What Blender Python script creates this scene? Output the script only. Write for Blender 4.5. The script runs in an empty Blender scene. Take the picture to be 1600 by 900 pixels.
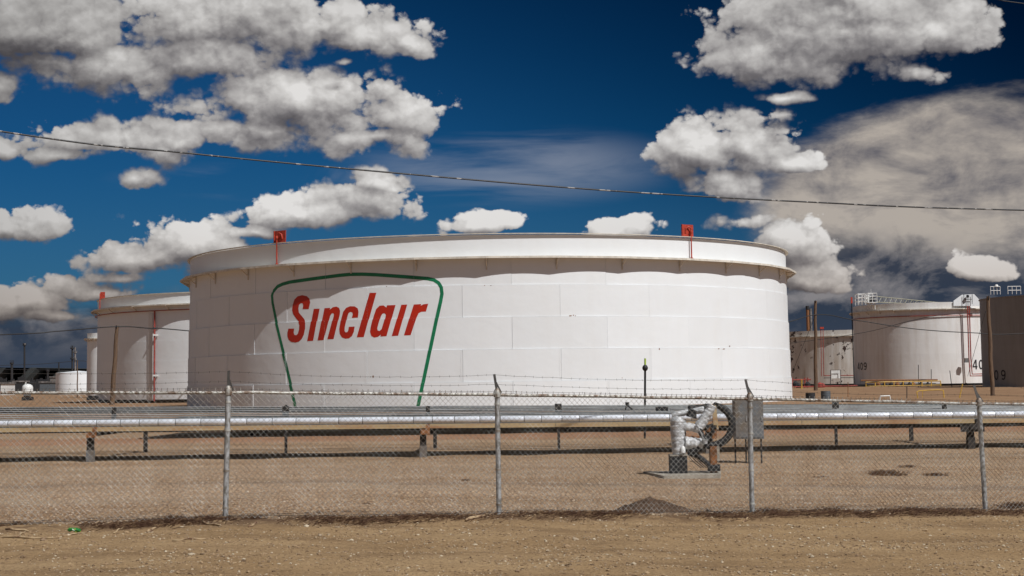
import bpy, bmesh, math, random
from math import sin, cos, pi, radians, atan2, sqrt, tan
from mathutils import Vector, noise
from mathutils.geometry import tessellate_polygon
random.seed(7)
SC = bpy.context.scene
C = SC.collection

# ------------------------------------------------------------------ camera
EYE = 1.75
FPX = 2450.0                       # focal length in photograph pixels (1600 wide)
PITCH = math.atan(221 / FPX)
ROLL = 0.0145
fwd = Vector((0, cos(PITCH), sin(PITCH)))
up0 = Vector((0, -sin(PITCH), cos(PITCH)))
rt0 = Vector((1, 0, 0))
rt = cos(ROLL) * rt0 - sin(ROLL) * up0
upv = sin(ROLL) * rt0 + cos(ROLL) * up0
cam = bpy.data.cameras.new('camera')
cam.sensor_width = 36
cam.lens = FPX / 1600 * 36
cam.shift_y = -75 / 1600
cam.clip_start = 0.1
cam.clip_end = 20000
co = bpy.data.objects.new('camera', cam)
C.objects.link(co)
from mathutils import Matrix
M3 = Matrix((rt, upv, -fwd)).transposed()
co.matrix_world = Matrix.Translation((0, 0, EYE)) @ M3.to_4x4()
SC.camera = co

def ray(px, py):
    return fwd + rt * ((px - 800) / FPX) + upv * ((375 - py) / FPX)
def W(px, py, Y):                  # measured point of the photograph at real distance Y
    d = ray(px, py)
    return Vector((0, 0, EYE)) + d * (Y / d.y)

# ------------------------------------------------------------------ light
SUN_AZ, SUN_EL = 44.0, 49.0        # az: degrees to the right of straight behind the camera
sd = Vector((sin(radians(SUN_AZ)) * cos(radians(SUN_EL)), -cos(radians(SUN_AZ)) * cos(radians(SUN_EL)), sin(radians(SUN_EL))))
sl = bpy.data.lights.new('sun', 'SUN')
sl.energy = 4.2
sl.angle = radians(0.53)
sl.color = (1.0, 0.99, 0.97)
so = bpy.data.objects.new('sun', sl)
C.objects.link(so)
so.rotation_euler = sd.to_track_quat('Z', 'Y').to_euler()

SC.view_settings.view_transform = 'Standard'
SC.view_settings.look = 'None'
SC.view_settings.exposure = 0.0
SC.view_settings.gamma = 1.0
SC.render.engine = 'CYCLES'
SC.cycles.max_bounces = 4
SC.cycles.diffuse_bounces = 3
SC.cycles.glossy_bounces = 3
SC.cycles.transmission_bounces = 2
SC.cycles.transparent_max_bounces = 4
SC.cycles.use_denoising = True

# ------------------------------------------------------------------ world: sky with cumulus
class NT:
    def __init__(s, tree):
        s.t = tree; s.n = tree.nodes; s.l = tree.links
    def node(s, typ, ins=None, **kw):
        n = s.n.new(typ)
        for k, v in kw.items(): setattr(n, k, v)
        for k, v in (ins or {}).items():
            sock = n.inputs[k]
            if isinstance(v, bpy.types.NodeSocket): s.l.new(v, sock)
            else: sock.default_value = v
        return n
    def m(s, op, a, b=0.0, c=None, clamp=False):
        ins = {0: a, 1: b}
        if c is not None: ins[2] = c
        return s.node('ShaderNodeMath', ins, operation=op, use_clamp=clamp).outputs[0]
    def vm(s, op, a, b=None, scale=None):
        n = s.node('ShaderNodeVectorMath', {0: a}, operation=op)
        if b is not None:
            if isinstance(b, bpy.types.NodeSocket): s.l.new(b, n.inputs[1])
            else: n.inputs[1].default_value = b
        if scale is not None: n.inputs['Scale'].default_value = scale
        return n.outputs[0]
    def mr(s, v, a, b, c=0.0, d=1.0, smooth=False):
        n = s.node('ShaderNodeMapRange', {0: v, 1: a, 2: b, 3: c, 4: d})
        if smooth: n.interpolation_type = 'SMOOTHSTEP'
        return n.outputs[0]
    def mix(s, f, a, b, blend='MIX'):
        n = s.node('ShaderNodeMix', {0: f}, data_type='RGBA', blend_type=blend)
        for k, v in ((6, a), (7, b)):
            if isinstance(v, bpy.types.NodeSocket): s.l.new(v, n.inputs[k])
            else: n.inputs[k].default_value = (*v, 1) if len(v) == 3 else v
        return n.outputs[2]
    def noise(s, vec, scale, detail=3, rough=0.5, dist=0.0, dim='3D'):
        return s.node('ShaderNodeTexNoise', noise_dimensions=dim, ins={'Vector': vec, 'Scale': scale, 'Detail': detail, 'Roughness': rough, 'Distortion': dist}).outputs[0]

world = bpy.data.worlds.new('World')
SC.world = world
world.use_nodes = True
world.cycles.sampling_method = 'MANUAL'
world.cycles.sample_map_resolution = 512
wt = world.node_tree
wt.nodes.clear()
w = NT(wt)

# cumulus: x, y, half width, half height up, half height down (photograph pixels), turned into azimuth and elevation
CUM = [(400, 38, 215, 52, 46), (560, 62, 75, 30, 22), (630, 68, 36, 16, 16), (60, 50, 150, 75, 46), (160, 108, 150, 36, 42), (330, 100, 120, 38, 32), (20, 138, 46, 30, 22),
       (470, 150, 160, 58, 66), (420, 205, 110, 24, 34), (620, 178, 88, 44, 40), (590, 215, 80, 20, 28), (190, 228, 130, 42, 24), (290, 215, 80, 30, 28), (85, 243, 46, 15, 14), (198, 285, 40, 22, 16),
       (15, 352, 74, 38, 20), (285, 392, 88, 44, 40), (205, 400, 60, 26, 34), (150, 455, 75, 24, 16), (180, 430, 40, 16, 12), (40, 478, 90, 26, 26), (95, 500, 80, 16, 14), (480, 345, 92, 34, 24), (585, 335, 72, 46, 28), (580, 295, 34, 32, 20),
       (748, 352, 66, 18, 12), (965, 355, 66, 28, 18), (0, 228, 34, 14, 12), (415, 375, 60, 12, 8), (536, 91, 16, 7, 6),
       (1300, 40, 190, 80, 72), (1180, 85, 80, 50, 36), (1440, 50, 100, 60, 40), (1450, 108, 44, 20, 17), (1235, 148, 34, 11, 10),
       (1100, 235, 95, 46, 42), (1190, 228, 72, 52, 46), (1265, 258, 56, 20, 17), (1150, 305, 75, 34, 36), (1150, 358, 62, 18, 14), (1240, 390, 70, 32, 34), (1260, 440, 55, 24, 20),
       (1515, 424, 42, 19, 16)]
def azel(px, py):
    d = ray(px, py).normalized()
    return atan2(d.x, d.y), math.asin(d.z)
g = bpy.data.node_groups.new('cloud_field', 'ShaderNodeTree')
g.interface.new_socket('az', in_out='INPUT', socket_type='NodeSocketFloat')
g.interface.new_socket('el', in_out='INPUT', socket_type='NodeSocketFloat')
g.interface.new_socket('h', in_out='OUTPUT', socket_type='NodeSocketFloat')
g.interface.new_socket('smooth', in_out='OUTPUT', socket_type='NodeSocketFloat')
gg = NT(g)
gi = gg.node('NodeGroupInput'); go = gg.node('NodeGroupOutput')
AZ, EL = gi.outputs[0], gi.outputs[1]
cv0 = gg.node('ShaderNodeCombineXYZ', {0: AZ, 1: EL, 2: 0.0}).outputs[0]
warp = gg.node('ShaderNodeTexNoise', {'Vector': cv0, 'Scale': 11.0, 'Detail': 2.0}, noise_dimensions='2D')
wv = gg.vm('SCALE', gg.vm('SUBTRACT', warp.outputs[1], (0.5, 0.5, 0.5)), scale=0.045)
sp = gg.node('ShaderNodeSeparateXYZ', {0: wv})
AW = gg.m('ADD', AZ, sp.outputs[0]); EW = gg.m('ADD', EL, gg.m('MULTIPLY', sp.outputs[1], 0.6))
cur = None
def ell(a, e, rx, ru, rd):
    global cur
    dx = gg.m('MULTIPLY_ADD', AW, 1 / rx, -a / rx)
    du = gg.m('MULTIPLY_ADD', EW, 1 / ru, -e / ru)
    dd = gg.m('MULTIPLY_ADD', EW, -1 / rd, e / rd)
    dy = gg.m('MAXIMUM', du, dd)
    r2 = gg.m('MULTIPLY_ADD', dx, dx, gg.m('MULTIPLY', dy, dy))
    r = gg.m('MULTIPLY', gg.m('SUBTRACT', 1.0, gg.m('SQRT', r2)), min(1.0, 0.45 + 9 * ru))
    cur = r if cur is None else gg.m('SMOOTH_MAX', cur, r, 0.05)
for (x, y, rx, ru, rd) in CUM:
    a, e = azel(x, y)
    ell(a, e, rx / FPX, ru / FPX, rd / FPX)
# beyond the frame the same kind of sky goes on: clouds from broad noise
out_n = gg.noise(gg.node('ShaderNodeCombineXYZ', {0: AZ, 1: gg.m('MULTIPLY', EL, 1.8), 2: 0.0}).outputs[0], 3.2, 1, 0.5, dim='2D')
outm = gg.m('MAXIMUM', gg.mr(gg.m('ABSOLUTE', AZ), 0.37, 0.50), gg.mr(EL, 0.28, 0.36))
outc = gg.m('MULTIPLY_ADD', gg.m('SUBTRACT', out_n, 0.54), 5.0, gg.m('MULTIPLY_ADD', outm, 1.0, -1.0))
cur = gg.m('MAXIMUM', cur, outc)
cvx = gg.node('ShaderNodeCombineXYZ', {0: AZ, 1: gg.m('MULTIPLY', EL, 1.25), 2: 0.0}).outputs[0]
big = gg.noise(cvx, 20.0, 1, 0.5, dim='2D')
fn_ = gg.node('ShaderNodeTexNoise', {'Vector': cvx, 'Scale': 95.0, 'Detail': 4.0, 'Roughness': 0.62}, noise_dimensions='2D')
cvw = gg.vm('ADD', cvx, gg.vm('SCALE', gg.vm('SUBTRACT', fn_.outputs[1], (0.5, 0.5, 0.5)), scale=0.007))
vo = gg.node('ShaderNodeTexVoronoi', {'Vector': cvw, 'Scale': 42.0, 'Detail': 2.0, 'Roughness': 0.55, 'Lacunarity': 2.35, 'Smoothness': 0.12}, feature='SMOOTH_F1', voronoi_dimensions='2D', normalize=True)
dome = gg.m('SUBTRACT', 0.30, gg.m('POWER', vo.outputs['Distance'], 1.5))
h = gg.m('MULTIPLY_ADD', gg.m('SUBTRACT', big, 0.5), 0.75, cur)
gg.l.new(h, go.inputs[1])
h = gg.m('MULTIPLY_ADD', dome, 1.25, h)
h = gg.m('MULTIPLY_ADD', gg.m('SUBTRACT', fn_.outputs[0], 0.5), 0.22, h)
gg.l.new(h, go.inputs[0])

tc = w.node('ShaderNodeTexCoord')
dirv = w.node('ShaderNodeVectorMath', {0: tc.outputs['Generated']}, operation='NORMALIZE').outputs[0]
ds = w.node('ShaderNodeSeparateXYZ', {0: dirv})
az = w.m('ARCTAN2', ds.outputs[0], ds.outputs[1])
el = w.m('ARCSINE', ds.outputs[2])
def field(da, de):
    n = wt.nodes.new('ShaderNodeGroup'); n.node_tree = g
    wt.links.new(w.m('ADD', az, da) if da else az, n.inputs[0])
    wt.links.new(w.m('ADD', el, de) if de else el, n.inputs[1])
    return n.outputs
F0 = field(0, 0); F1 = field(0.0022, 0.0050); F2 = field(0.006, 0.016)
h0 = F0[0]
rel1 = w.m('SUBTRACT', h0, F1[0])
rel2 = w.m('SUBTRACT', h0, F2[0])
relS = w.m('SUBTRACT', F0[1], F2[1])
alpha = w.mr(h0, 0.07, w.mr(relS, -0.25, 0.15, 0.42, 0.20), 0, 1, True)
lit = w.m('MULTIPLY_ADD', rel1, 0.62, w.m('MULTIPLY_ADD', rel2, 0.30, w.m('MULTIPLY_ADD', relS, 0.34, 0.50)))
thick = w.mr(h0, 0.35, 1.3, 0.0, 0.12)
lit = w.m('SUBTRACT', lit, thick, clamp=True)
cr = w.node('ShaderNodeValToRGB', {0: lit})
els = cr.color_ramp.elements
els[0].position = 0.0; els[0].color = (0.100, 0.094, 0.102, 1)
els[1].position = 1.0; els[1].color = (0.74, 0.725, 0.71, 1)
for p_, c_ in ((0.22, (0.155, 0.147, 0.155, 1)), (0.45, (0.285, 0.272, 0.273, 1)), (0.68, (0.47, 0.455, 0.445, 1)), (0.84, (0.60, 0.585, 0.57, 1))):
    e_ = els.new(p_); e_.color = c_
cloudcol = cr.outputs[0]
grey = w.m('MULTIPLY', w.mr(az, -0.36, -0.17, 0.66, 1.0, True), w.mr(el, 0.19, 0.27, 1.0, 0.80, True))
cloudcol = w.mix(1.0, cloudcol, w.node('ShaderNodeCombineColor', {0: grey, 1: grey, 2: grey}).outputs[0], 'MULTIPLY')
# warm and dim the clouds low over the horizon
lowf = w.mr(el, 0.03, 0.11, 1.0, 0.0, True)
cloudcol = w.mix(w.m('MULTIPLY', lowf, 0.75), cloudcol, w.mix(1.0, cloudcol, (0.62, 0.53, 0.47), 'MULTIPLY'))

sky = w.node('ShaderNodeTexSky', sky_type='NISHITA')
sky.sun_disc = False
sky.sun_elevation = radians(SUN_EL)
sky.sun_rotation = atan2(sd.x, sd.y)
sky.altitude = 1600
sky.air_density = 0.9
sky.dust_density = 0.15
sky.ozone_density = 2.2
skyc = sky.outputs[0]
# polarising filter: the sky at right angles to the sun goes darker
skyd = w.mix(1.0, skyc, (0.10, 0.10, 0.10), 'MULTIPLY')
gm = w.node('ShaderNodeGamma', {0: skyd, 1: 1.2}).outputs[0]
cg = w.node('ShaderNodeVectorMath', {0: dirv, 1: tuple(sd)}, operation='DOT_PRODUCT').outputs['Value']
c2 = w.m('MULTIPLY', cg, cg)
pol0 = w.m('SUBTRACT', 1.0, w.m('MULTIPLY', w.m('DIVIDE', w.m('SUBTRACT', 1.0, c2), w.m('ADD', 1.0, c2)), 0.985))
pol = w.m('MULTIPLY', w.m('SMOOTH_MIN', pol0, 0.27, 0.08), 0.92)
skyd = w.mix(1.0, gm, w.node('ShaderNodeCombineColor', {0: w.m('MULTIPLY', w.m('POWER', pol, 2.2), 2.2), 1: w.m('MULTIPLY', w.m('POWER', pol, 1.15), 1.1), 2: pol}).outputs[0], 'MULTIPLY')
skyd = w.mix(1.0, skyd, (0.42, 0.98, 1.36), 'MULTIPLY')
vr = w.node('ShaderNodeCombineXYZ', {0: az, 1: w.m('MULTIPLY', el, 6.0), 2: 0.3}).outputs[0]
cirn = w.noise(vr, 5.5, 6, 0.55, 0.6)
aR, eR = azel(1490, 300)
def blob(a, e, rx, ry, s0, s1):
    dx = w.m('MULTIPLY_ADD', az, 1 / rx, -a / rx); dy = w.m('MULTIPLY_ADD', el, 1 / ry, -e / ry)
    return w.mr(w.m('SQRT', w.m('MULTIPLY_ADD', dx, dx, w.m('MULTIPLY', dy, dy))), s0, s1, 1.0, 0.0, True)
# thin cirrus
aC, eC = azel(800, 262)
cirm = w.m('MULTIPLY', w.mr(cirn, 0.42, 0.62, 0, 0.55, True), w.mr(el, 0.02, 0.10, 0, 1, True))
cirm = w.m('MULTIPLY', cirm, w.m('MAXIMUM', w.m('MAXIMUM', blob(aC, eC, 0.13, 0.030, 0.2, 1.0), blob(azel(420, 283)[0], azel(420, 283)[1], 0.11, 0.014, 0.2, 1.0)), w.mr(w.m('ABSOLUTE', az), 0.4, 0.7, 0, 0.5)))
base = w.mix(cirm, skyd, (0.30, 0.33, 0.40))
base = w.mix(w.mr(el, 0.03, 0.15, 0.45, 0.0, True), base, (0.048, 0.095, 0.165))
# high pale anvil on the right
n3 = w.noise(w.node('ShaderNodeCombineXYZ', {0: az, 1: w.m('MULTIPLY', el, 2.6), 2: 0.9}).outputs[0], 7.5, 7, 0.62, 0.25)
an = w.m('ADD', blob(aR, eR, 0.150, 0.070, 0.1, 1.2), w.m('MULTIPLY', w.m('SUBTRACT', n3, 0.5), 0.75))
anm = w.mr(an, 0.18, 0.5, 0, 0.93, True)
nba = w.noise(w.node('ShaderNodeCombineXYZ', {0: az, 1: w.m('MULTIPLY', el, 1.9), 2: 0}).outputs[0], 17.0, 6, 0.6, 0.3, dim='2D')
nbb = w.noise(w.node('ShaderNodeCombineXYZ', {0: w.m('ADD', az, 0.004), 1: w.m('MULTIPLY', w.m('ADD', el, 0.009), 1.9), 2: 0}).outputs[0], 17.0, 6, 0.6, 0.3, dim='2D')
ancol = w.mix(w.m('MULTIPLY_ADD', w.m('SUBTRACT', nba, nbb), 2.2, w.mr(n3, 0.33, 0.66), clamp=True), (0.15, 0.142, 0.155), (0.46, 0.41, 0.36))
base = w.mix(anm, base, ancol)
# dark storm bank low on the horizon
n4 = w.noise(w.node('ShaderNodeCombineXYZ', {0: az, 1: w.m('MULTIPLY', el, 2.2), 2: 1.7}).outputs[0], 7.0, 6, 0.58, 0.4)
bankh = w.m('ADD', w.mr(az, -0.05, 0.24, 0.058, 0.088, True), w.m('MULTIPLY', w.m('SUBTRACT', n4, 0.5), 0.075))
bank = w.mr(w.m('SUBTRACT', el, bankh), -0.020, 0.006, 0.96, 0.0, True)
def nb(da, de):
    return w.noise(w.node('ShaderNodeCombineXYZ', {0: w.m('ADD', az, da), 1: w.m('MULTIPLY', w.m('ADD', el, de), 1.9), 2: 0}).outputs[0], 17.0, 6, 0.6, 0.3, dim='2D')
nb0 = nb(0, 0)
brel = w.m('SUBTRACT', nb0, nb(0.004, 0.009))
bl = w.m('MULTIPLY_ADD', brel, 2.4, w.m('MULTIPLY_ADD', nb0, 1.1, w.mr(el, 0.03, 0.10, -0.38, -0.02)), clamp=True)
bankcol = w.mix(bl, (0.030, 0.041, 0.066), (0.235, 0.222, 0.228))
base = w.mix(bank, base, bankcol)
final = w.mix(alpha, base, cloudcol)
# rain-dark ragged band close to the ground
n5 = w.noise(vr, 4.0, 4, 0.5)
low = w.mr(w.m('ADD', el, w.m('MULTIPLY', w.m('SUBTRACT', n5, 0.5), 0.03)), 0.012, 0.052, 0.92, 0.0, True)
final = w.mix(low, final, w.mix(w.mr(el, 0.0, 0.05), (0.040, 0.057, 0.090), (0.033, 0.046, 0.074)))
bg = w.node('ShaderNodeBackground', {0: final, 1: 1.0})
out = w.node('ShaderNodeOutputWorld', {0: bg.outputs[0]})

# ------------------------------------------------------------------ materials
def newmat(name):
    m = bpy.data.materials.new(name); m.use_nodes = True
    n = NT(m.node_tree); b = m.node_tree.nodes['Principled BSDF']
    return m, n, b
def mat(name, col, rough=0.6, metal=0.0, var=0.0, vscale=8.0, bump=0.0, bscale=40.0, col2=None, spread=(0.4, 0.6), stretch=(1, 1, 1), rnd=0.0, spec=0.5):
    m, n, b = newmat(name)
    b.inputs['Roughness'].default_value = rough
    b.inputs['Metallic'].default_value = metal
    b.inputs['Specular IOR Level'].default_value = spec
    geo = n.node('ShaderNodeNewGeometry')
    v = n.vm('MULTIPLY', geo.outputs['Position'], stretch)
    c = col
    if var or col2:
        nz = n.noise(v, vscale, 5, 0.6)
        c2 = col2 if col2 else tuple(max(0, x * (1 - var)) for x in col)
        c = n.mix(n.mr(nz, spread[0], spread[1], 0, 1), col, c2)
    if rnd:
        oi = n.node('ShaderNodeObjectInfo')
        f = n.mr(oi.outputs['Random'], 0, 1, 1 - rnd, 1.0)
        c = n.mix(1.0, c if not isinstance(c, tuple) else (*c, 1), n.node('ShaderNodeCombineColor', {0: f, 1: f, 2: f}).outputs[0], 'MULTIPLY')
    if isinstance(c, tuple): b.inputs['Base Color'].default_value = (*c, 1)
    else: n.l.new(c, b.inputs['Base Color'])
    if bump:
        bn = n.node('ShaderNodeBump', {'Strength': bump, 'Distance': 0.02, 'Height': n.noise(v, bscale, 4, 0.6)})
        n.l.new(bn.outputs[0], b.inputs['Normal'])
    return m

def tank_paint(name, col, dirt, streak=0.35, rust=0.0):
    m, n, b = newmat(name)
    geo = n.node('ShaderNodeNewGeometry'); P = geo.outputs['Position']
    b.inputs['Roughness'].default_value = 0.5
    b.inputs['Specular IOR Level'].default_value = 0.35
    v1 = n.vm('MULTIPLY', P, (1, 1, 0.10))
    s1 = n.noise(v1, 1.1, 6, 0.6)
    s2 = n.noise(P, 0.35, 4, 0.5)
    f = n.m('MULTIPLY', n.mr(s1, 0.42, 0.75), streak)
    f = n.m('ADD', f, n.mr(s2, 0.45, 0.75, 0, 0.12), clamp=True)
    c = n.mix(f, col, dirt)
    oi = n.node('ShaderNodeObjectInfo')
    rr = n.mr(oi.outputs['Random'], 0, 1, 0.955, 1.0)
    c = n.mix(1.0, c, n.node('ShaderNodeCombineColor', {0: rr, 1: rr, 2: n.m('MULTIPLY', rr, 0.995)}).outputs[0], 'MULTIPLY')
    if rust:
        r1 = n.noise(n.vm('MULTIPLY', P, (1, 1, 0.9)), 0.8, 5, 0.7)
        r2 = n.noise(P, 0.12, 2, 0.5)
        rf = n.mr(n.m('ADD', r1, n.m('MULTIPLY', n.m('SUBTRACT', r2, 0.5), 0.5)), 0.615, 0.63, 0, 1)
        c = n.mix(rf, c, (0.055, 0.035, 0.03))
    n.l.new(c, b.inputs['Base Color'])
    wv_ = n.noise(P, 0.9, 2, 0.5)
    bn = n.node('ShaderNodeBump', {'Strength': 0.35, 'Distance': 0.06, 'Height': wv_})
    fn = n.noise(P, 7, 3, 0.6)
    bn2 = n.node('ShaderNodeBump', {'Strength': 0.10, 'Distance': 0.02, 'Height': fn, 'Normal': bn.outputs[0]})
    n.l.new(bn2.outputs[0], b.inputs['Normal'])
    return m

M = {}
M['white'] = tank_paint('white_tank_paint', (0.79, 0.815, 0.835), (0.66, 0.63, 0.58), 0.10)
M['white2'] = tank_paint('weathered_white_paint', (0.74, 0.73, 0.72), (0.50, 0.44, 0.38), 0.5)
M['rusty_white'] = tank_paint('peeling_white_paint', (0.66, 0.64, 0.61), (0.42, 0.35, 0.28), 0.8, rust=1)
M['grey_tank'] = tank_paint('dark_grey_tank_tone', (0.26, 0.245, 0.235), (0.18, 0.16, 0.15), 0.5)  # one darker grey tone over the whole tank
M['cream'] = mat('cream_girder_paint', (0.72, 0.67, 0.58), 0.55, var=0.25, vscale=2.0)
M['red'] = mat('red_sign_paint', (0.50, 0.022, 0.004), 0.45, col2=(0.40, 0.020, 0.010), vscale=1.2, spread=(0.35, 0.7))
M['green'] = mat('green_sign_paint', (0.006, 0.20, 0.085), 0.45, var=0.25, vscale=1.5)
M['redlead'] = mat('red_oxide_paint', (0.48, 0.055, 0.028), 0.5, var=0.35, vscale=5)
M['redpipe'] = mat('faded_red_pipe_paint', (0.36, 0.06, 0.045), 0.55, var=0.4, vscale=2)
M['black'] = mat('black_paint', (0.012, 0.012, 0.013), 0.6)
M['soot'] = mat('dark_sooty_steel', (0.022, 0.022, 0.025), 0.75, var=0.4, vscale=6)
M['galv'] = mat('galvanised_steel', (0.46, 0.47, 0.48), 0.5, 0.35, col2=(0.20, 0.19, 0.17), vscale=28, spread=(0.42, 0.62), stretch=(1, 1, 0.5))
M['wire'] = mat('galvanised_fence_wire', (0.56, 0.56, 0.53), 0.5, 0.3, col2=(0.24, 0.20, 0.16), vscale=3)
M['rail'] = mat('rust_spotted_rail', (0.38, 0.37, 0.34), 0.5, 0.2, col2=(0.13, 0.08, 0.05), vscale=13, spread=(0.42, 0.60), stretch=(1, 1, 1))
M['rustwire'] = mat('weathered_barbed_wire', (0.055, 0.048, 0.042), 0.7, 0.2, var=0.4, vscale=5)
M['jacket'] = mat('aluminium_pipe_jacket', (0.86, 0.90, 0.97), 0.30, 0.22, var=0.10, vscale=3, bump=0.25, bscale=9, rnd=0.12)
M['foil'] = mat('crinkled_foil_wrap', (0.74, 0.75, 0.76), 0.42, 0.2, var=0.5, vscale=14, bump=1.0, bscale=38, stretch=(0.6, 0.6, 2.2))
M['rubber'] = mat('black_insulation', (0.014, 0.014, 0.015), 0.7, var=0.3, vscale=9, bump=0.4)
M['tan'] = mat('rusty_tan_beam_paint', (0.42, 0.31, 0.17), 0.7, col2=(0.30, 0.13, 0.055), vscale=0.8, spread=(0.45, 0.75), stretch=(1, 1, 6))
M['rust'] = mat('rusted_steel', (0.30, 0.125, 0.045), 0.8, var=0.6, vscale=10, bump=0.4)
M['pipe'] = mat('grey_green_pipe_paint', (0.20, 0.225, 0.225), 0.5, 0.25, var=0.45, vscale=1.2, rnd=0.45)
M['tube'] = mat('pale_zinc_tube', (0.46, 0.47, 0.47), 0.45, 0.2, var=0.35, vscale=1.2, rnd=0.3)
M['darkpipe'] = mat('dark_pipe_coating', (0.06, 0.066, 0.072), 0.55, 0.1, var=0.4, vscale=1.2, rnd=0.4)
M['darksteel'] = mat('dark_post_steel', (0.035, 0.030, 0.027), 0.7, var=0.5, vscale=8)
M['wood'] = mat('weathered_pole_wood', (0.17, 0.105, 0.06), 0.85, col2=(0.075, 0.045, 0.03), vscale=5, stretch=(4, 4, 0.25), bump=0.5, bscale=20)
M['cable'] = mat('twisted_black_cable', (0.02, 0.02, 0.022), 0.45, col2=(0.28, 0.27, 0.26), vscale=5.0, spread=(0.56, 0.60))  # pale patches paint the highlights along the dark cable
M['cable2'] = mat('black_cable', (0.02, 0.02, 0.022), 0.6)
M['conc'] = mat('pale_concrete', (0.38, 0.34, 0.28), 0.9, var=0.35, vscale=7, bump=0.4)
M['cab'] = mat('grey_cabinet_paint', (0.15, 0.16, 0.17), 0.6, col2=(0.15, 0.115, 0.08), vscale=2.2, spread=(0.4, 0.65))
M['yellow'] = mat('yellow_rail_paint', (0.60, 0.36, 0.05), 0.55, var=0.3, vscale=3)
M['lime'] = mat('yellow_green_marker', (0.35, 0.50, 0.04), 0.5)
M['railwhite'] = mat('white_handrail_paint', (0.74, 0.74, 0.72), 0.5, var=0.2, vscale=3)
M['beige'] = mat('beige_truss_paint', (0.42, 0.40, 0.30), 0.6, var=0.3, vscale=3)
M['tyre'] = mat('dull_grey_drum', (0.10, 0.115, 0.13), 0.7, var=0.3, vscale=4)
M['stack'] = mat('rust_stained_stack', (0.22, 0.20, 0.19), 0.7, var=0.6, vscale=0.6)
M['mound'] = mat('dark_brown_earth', (0.115, 0.068, 0.040), 0.95, var=0.35, vscale=12, bump=0.7, bscale=60)
M['stick'] = mat('bleached_dead_stick', (0.40, 0.29, 0.17), 0.85, col2=(0.15, 0.08, 0.045), vscale=6, spread=(0.45, 0.6))
M['weed'] = mat('dead_brown_weed', (0.11, 0.055, 0.03), 0.9, col2=(0.30, 0.19, 0.10), vscale=9, spread=(0.5, 0.62))
M['can'] = mat('green_foil_wrapper', (0.012, 0.17, 0.035), 0.35, col2=(0.35, 0.38, 0.04), vscale=30, spread=(0.55, 0.6))
M['hill'] = mat('distant_dark_scrub', (0.030, 0.034, 0.030), 0.95, var=0.5, vscale=0.05)

def pebble_mat(name, cols):
    m, n, b = newmat(name)
    geo = n.node('ShaderNodeNewGeometry')
    cr = n.node('ShaderNodeValToRGB', {0: geo.outputs['Random Per Island']})
    e = cr.color_ramp.elements
    e[0].position = 0; e[0].color = (*cols[0], 1); e[1].position = 1; e[1].color = (*cols[-1], 1)
    for i, c in enumerate(cols[1:-1]):
        q = e.new((i + 1) / (len(cols) - 1)); q.color = (*c, 1)
    n.l.new(cr.outputs[0], b.inputs['Base Color']); b.inputs['Roughness'].default_value = 0.85
    return m
M['gravelstone'] = pebble_mat('mixed_gravel_stones', [(0.20, 0.15, 0.11), (0.37, 0.28, 0.20), (0.46, 0.36, 0.27), (0.30, 0.21, 0.14), (0.58, 0.50, 0.40)])
M['dirtstone'] = pebble_mat('dirt_clods_and_stones', [(0.12, 0.075, 0.042), (0.27, 0.18, 0.10), (0.36, 0.25, 0.14), (0.21, 0.135, 0.078), (0.52, 0.44, 0.32)])

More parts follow.
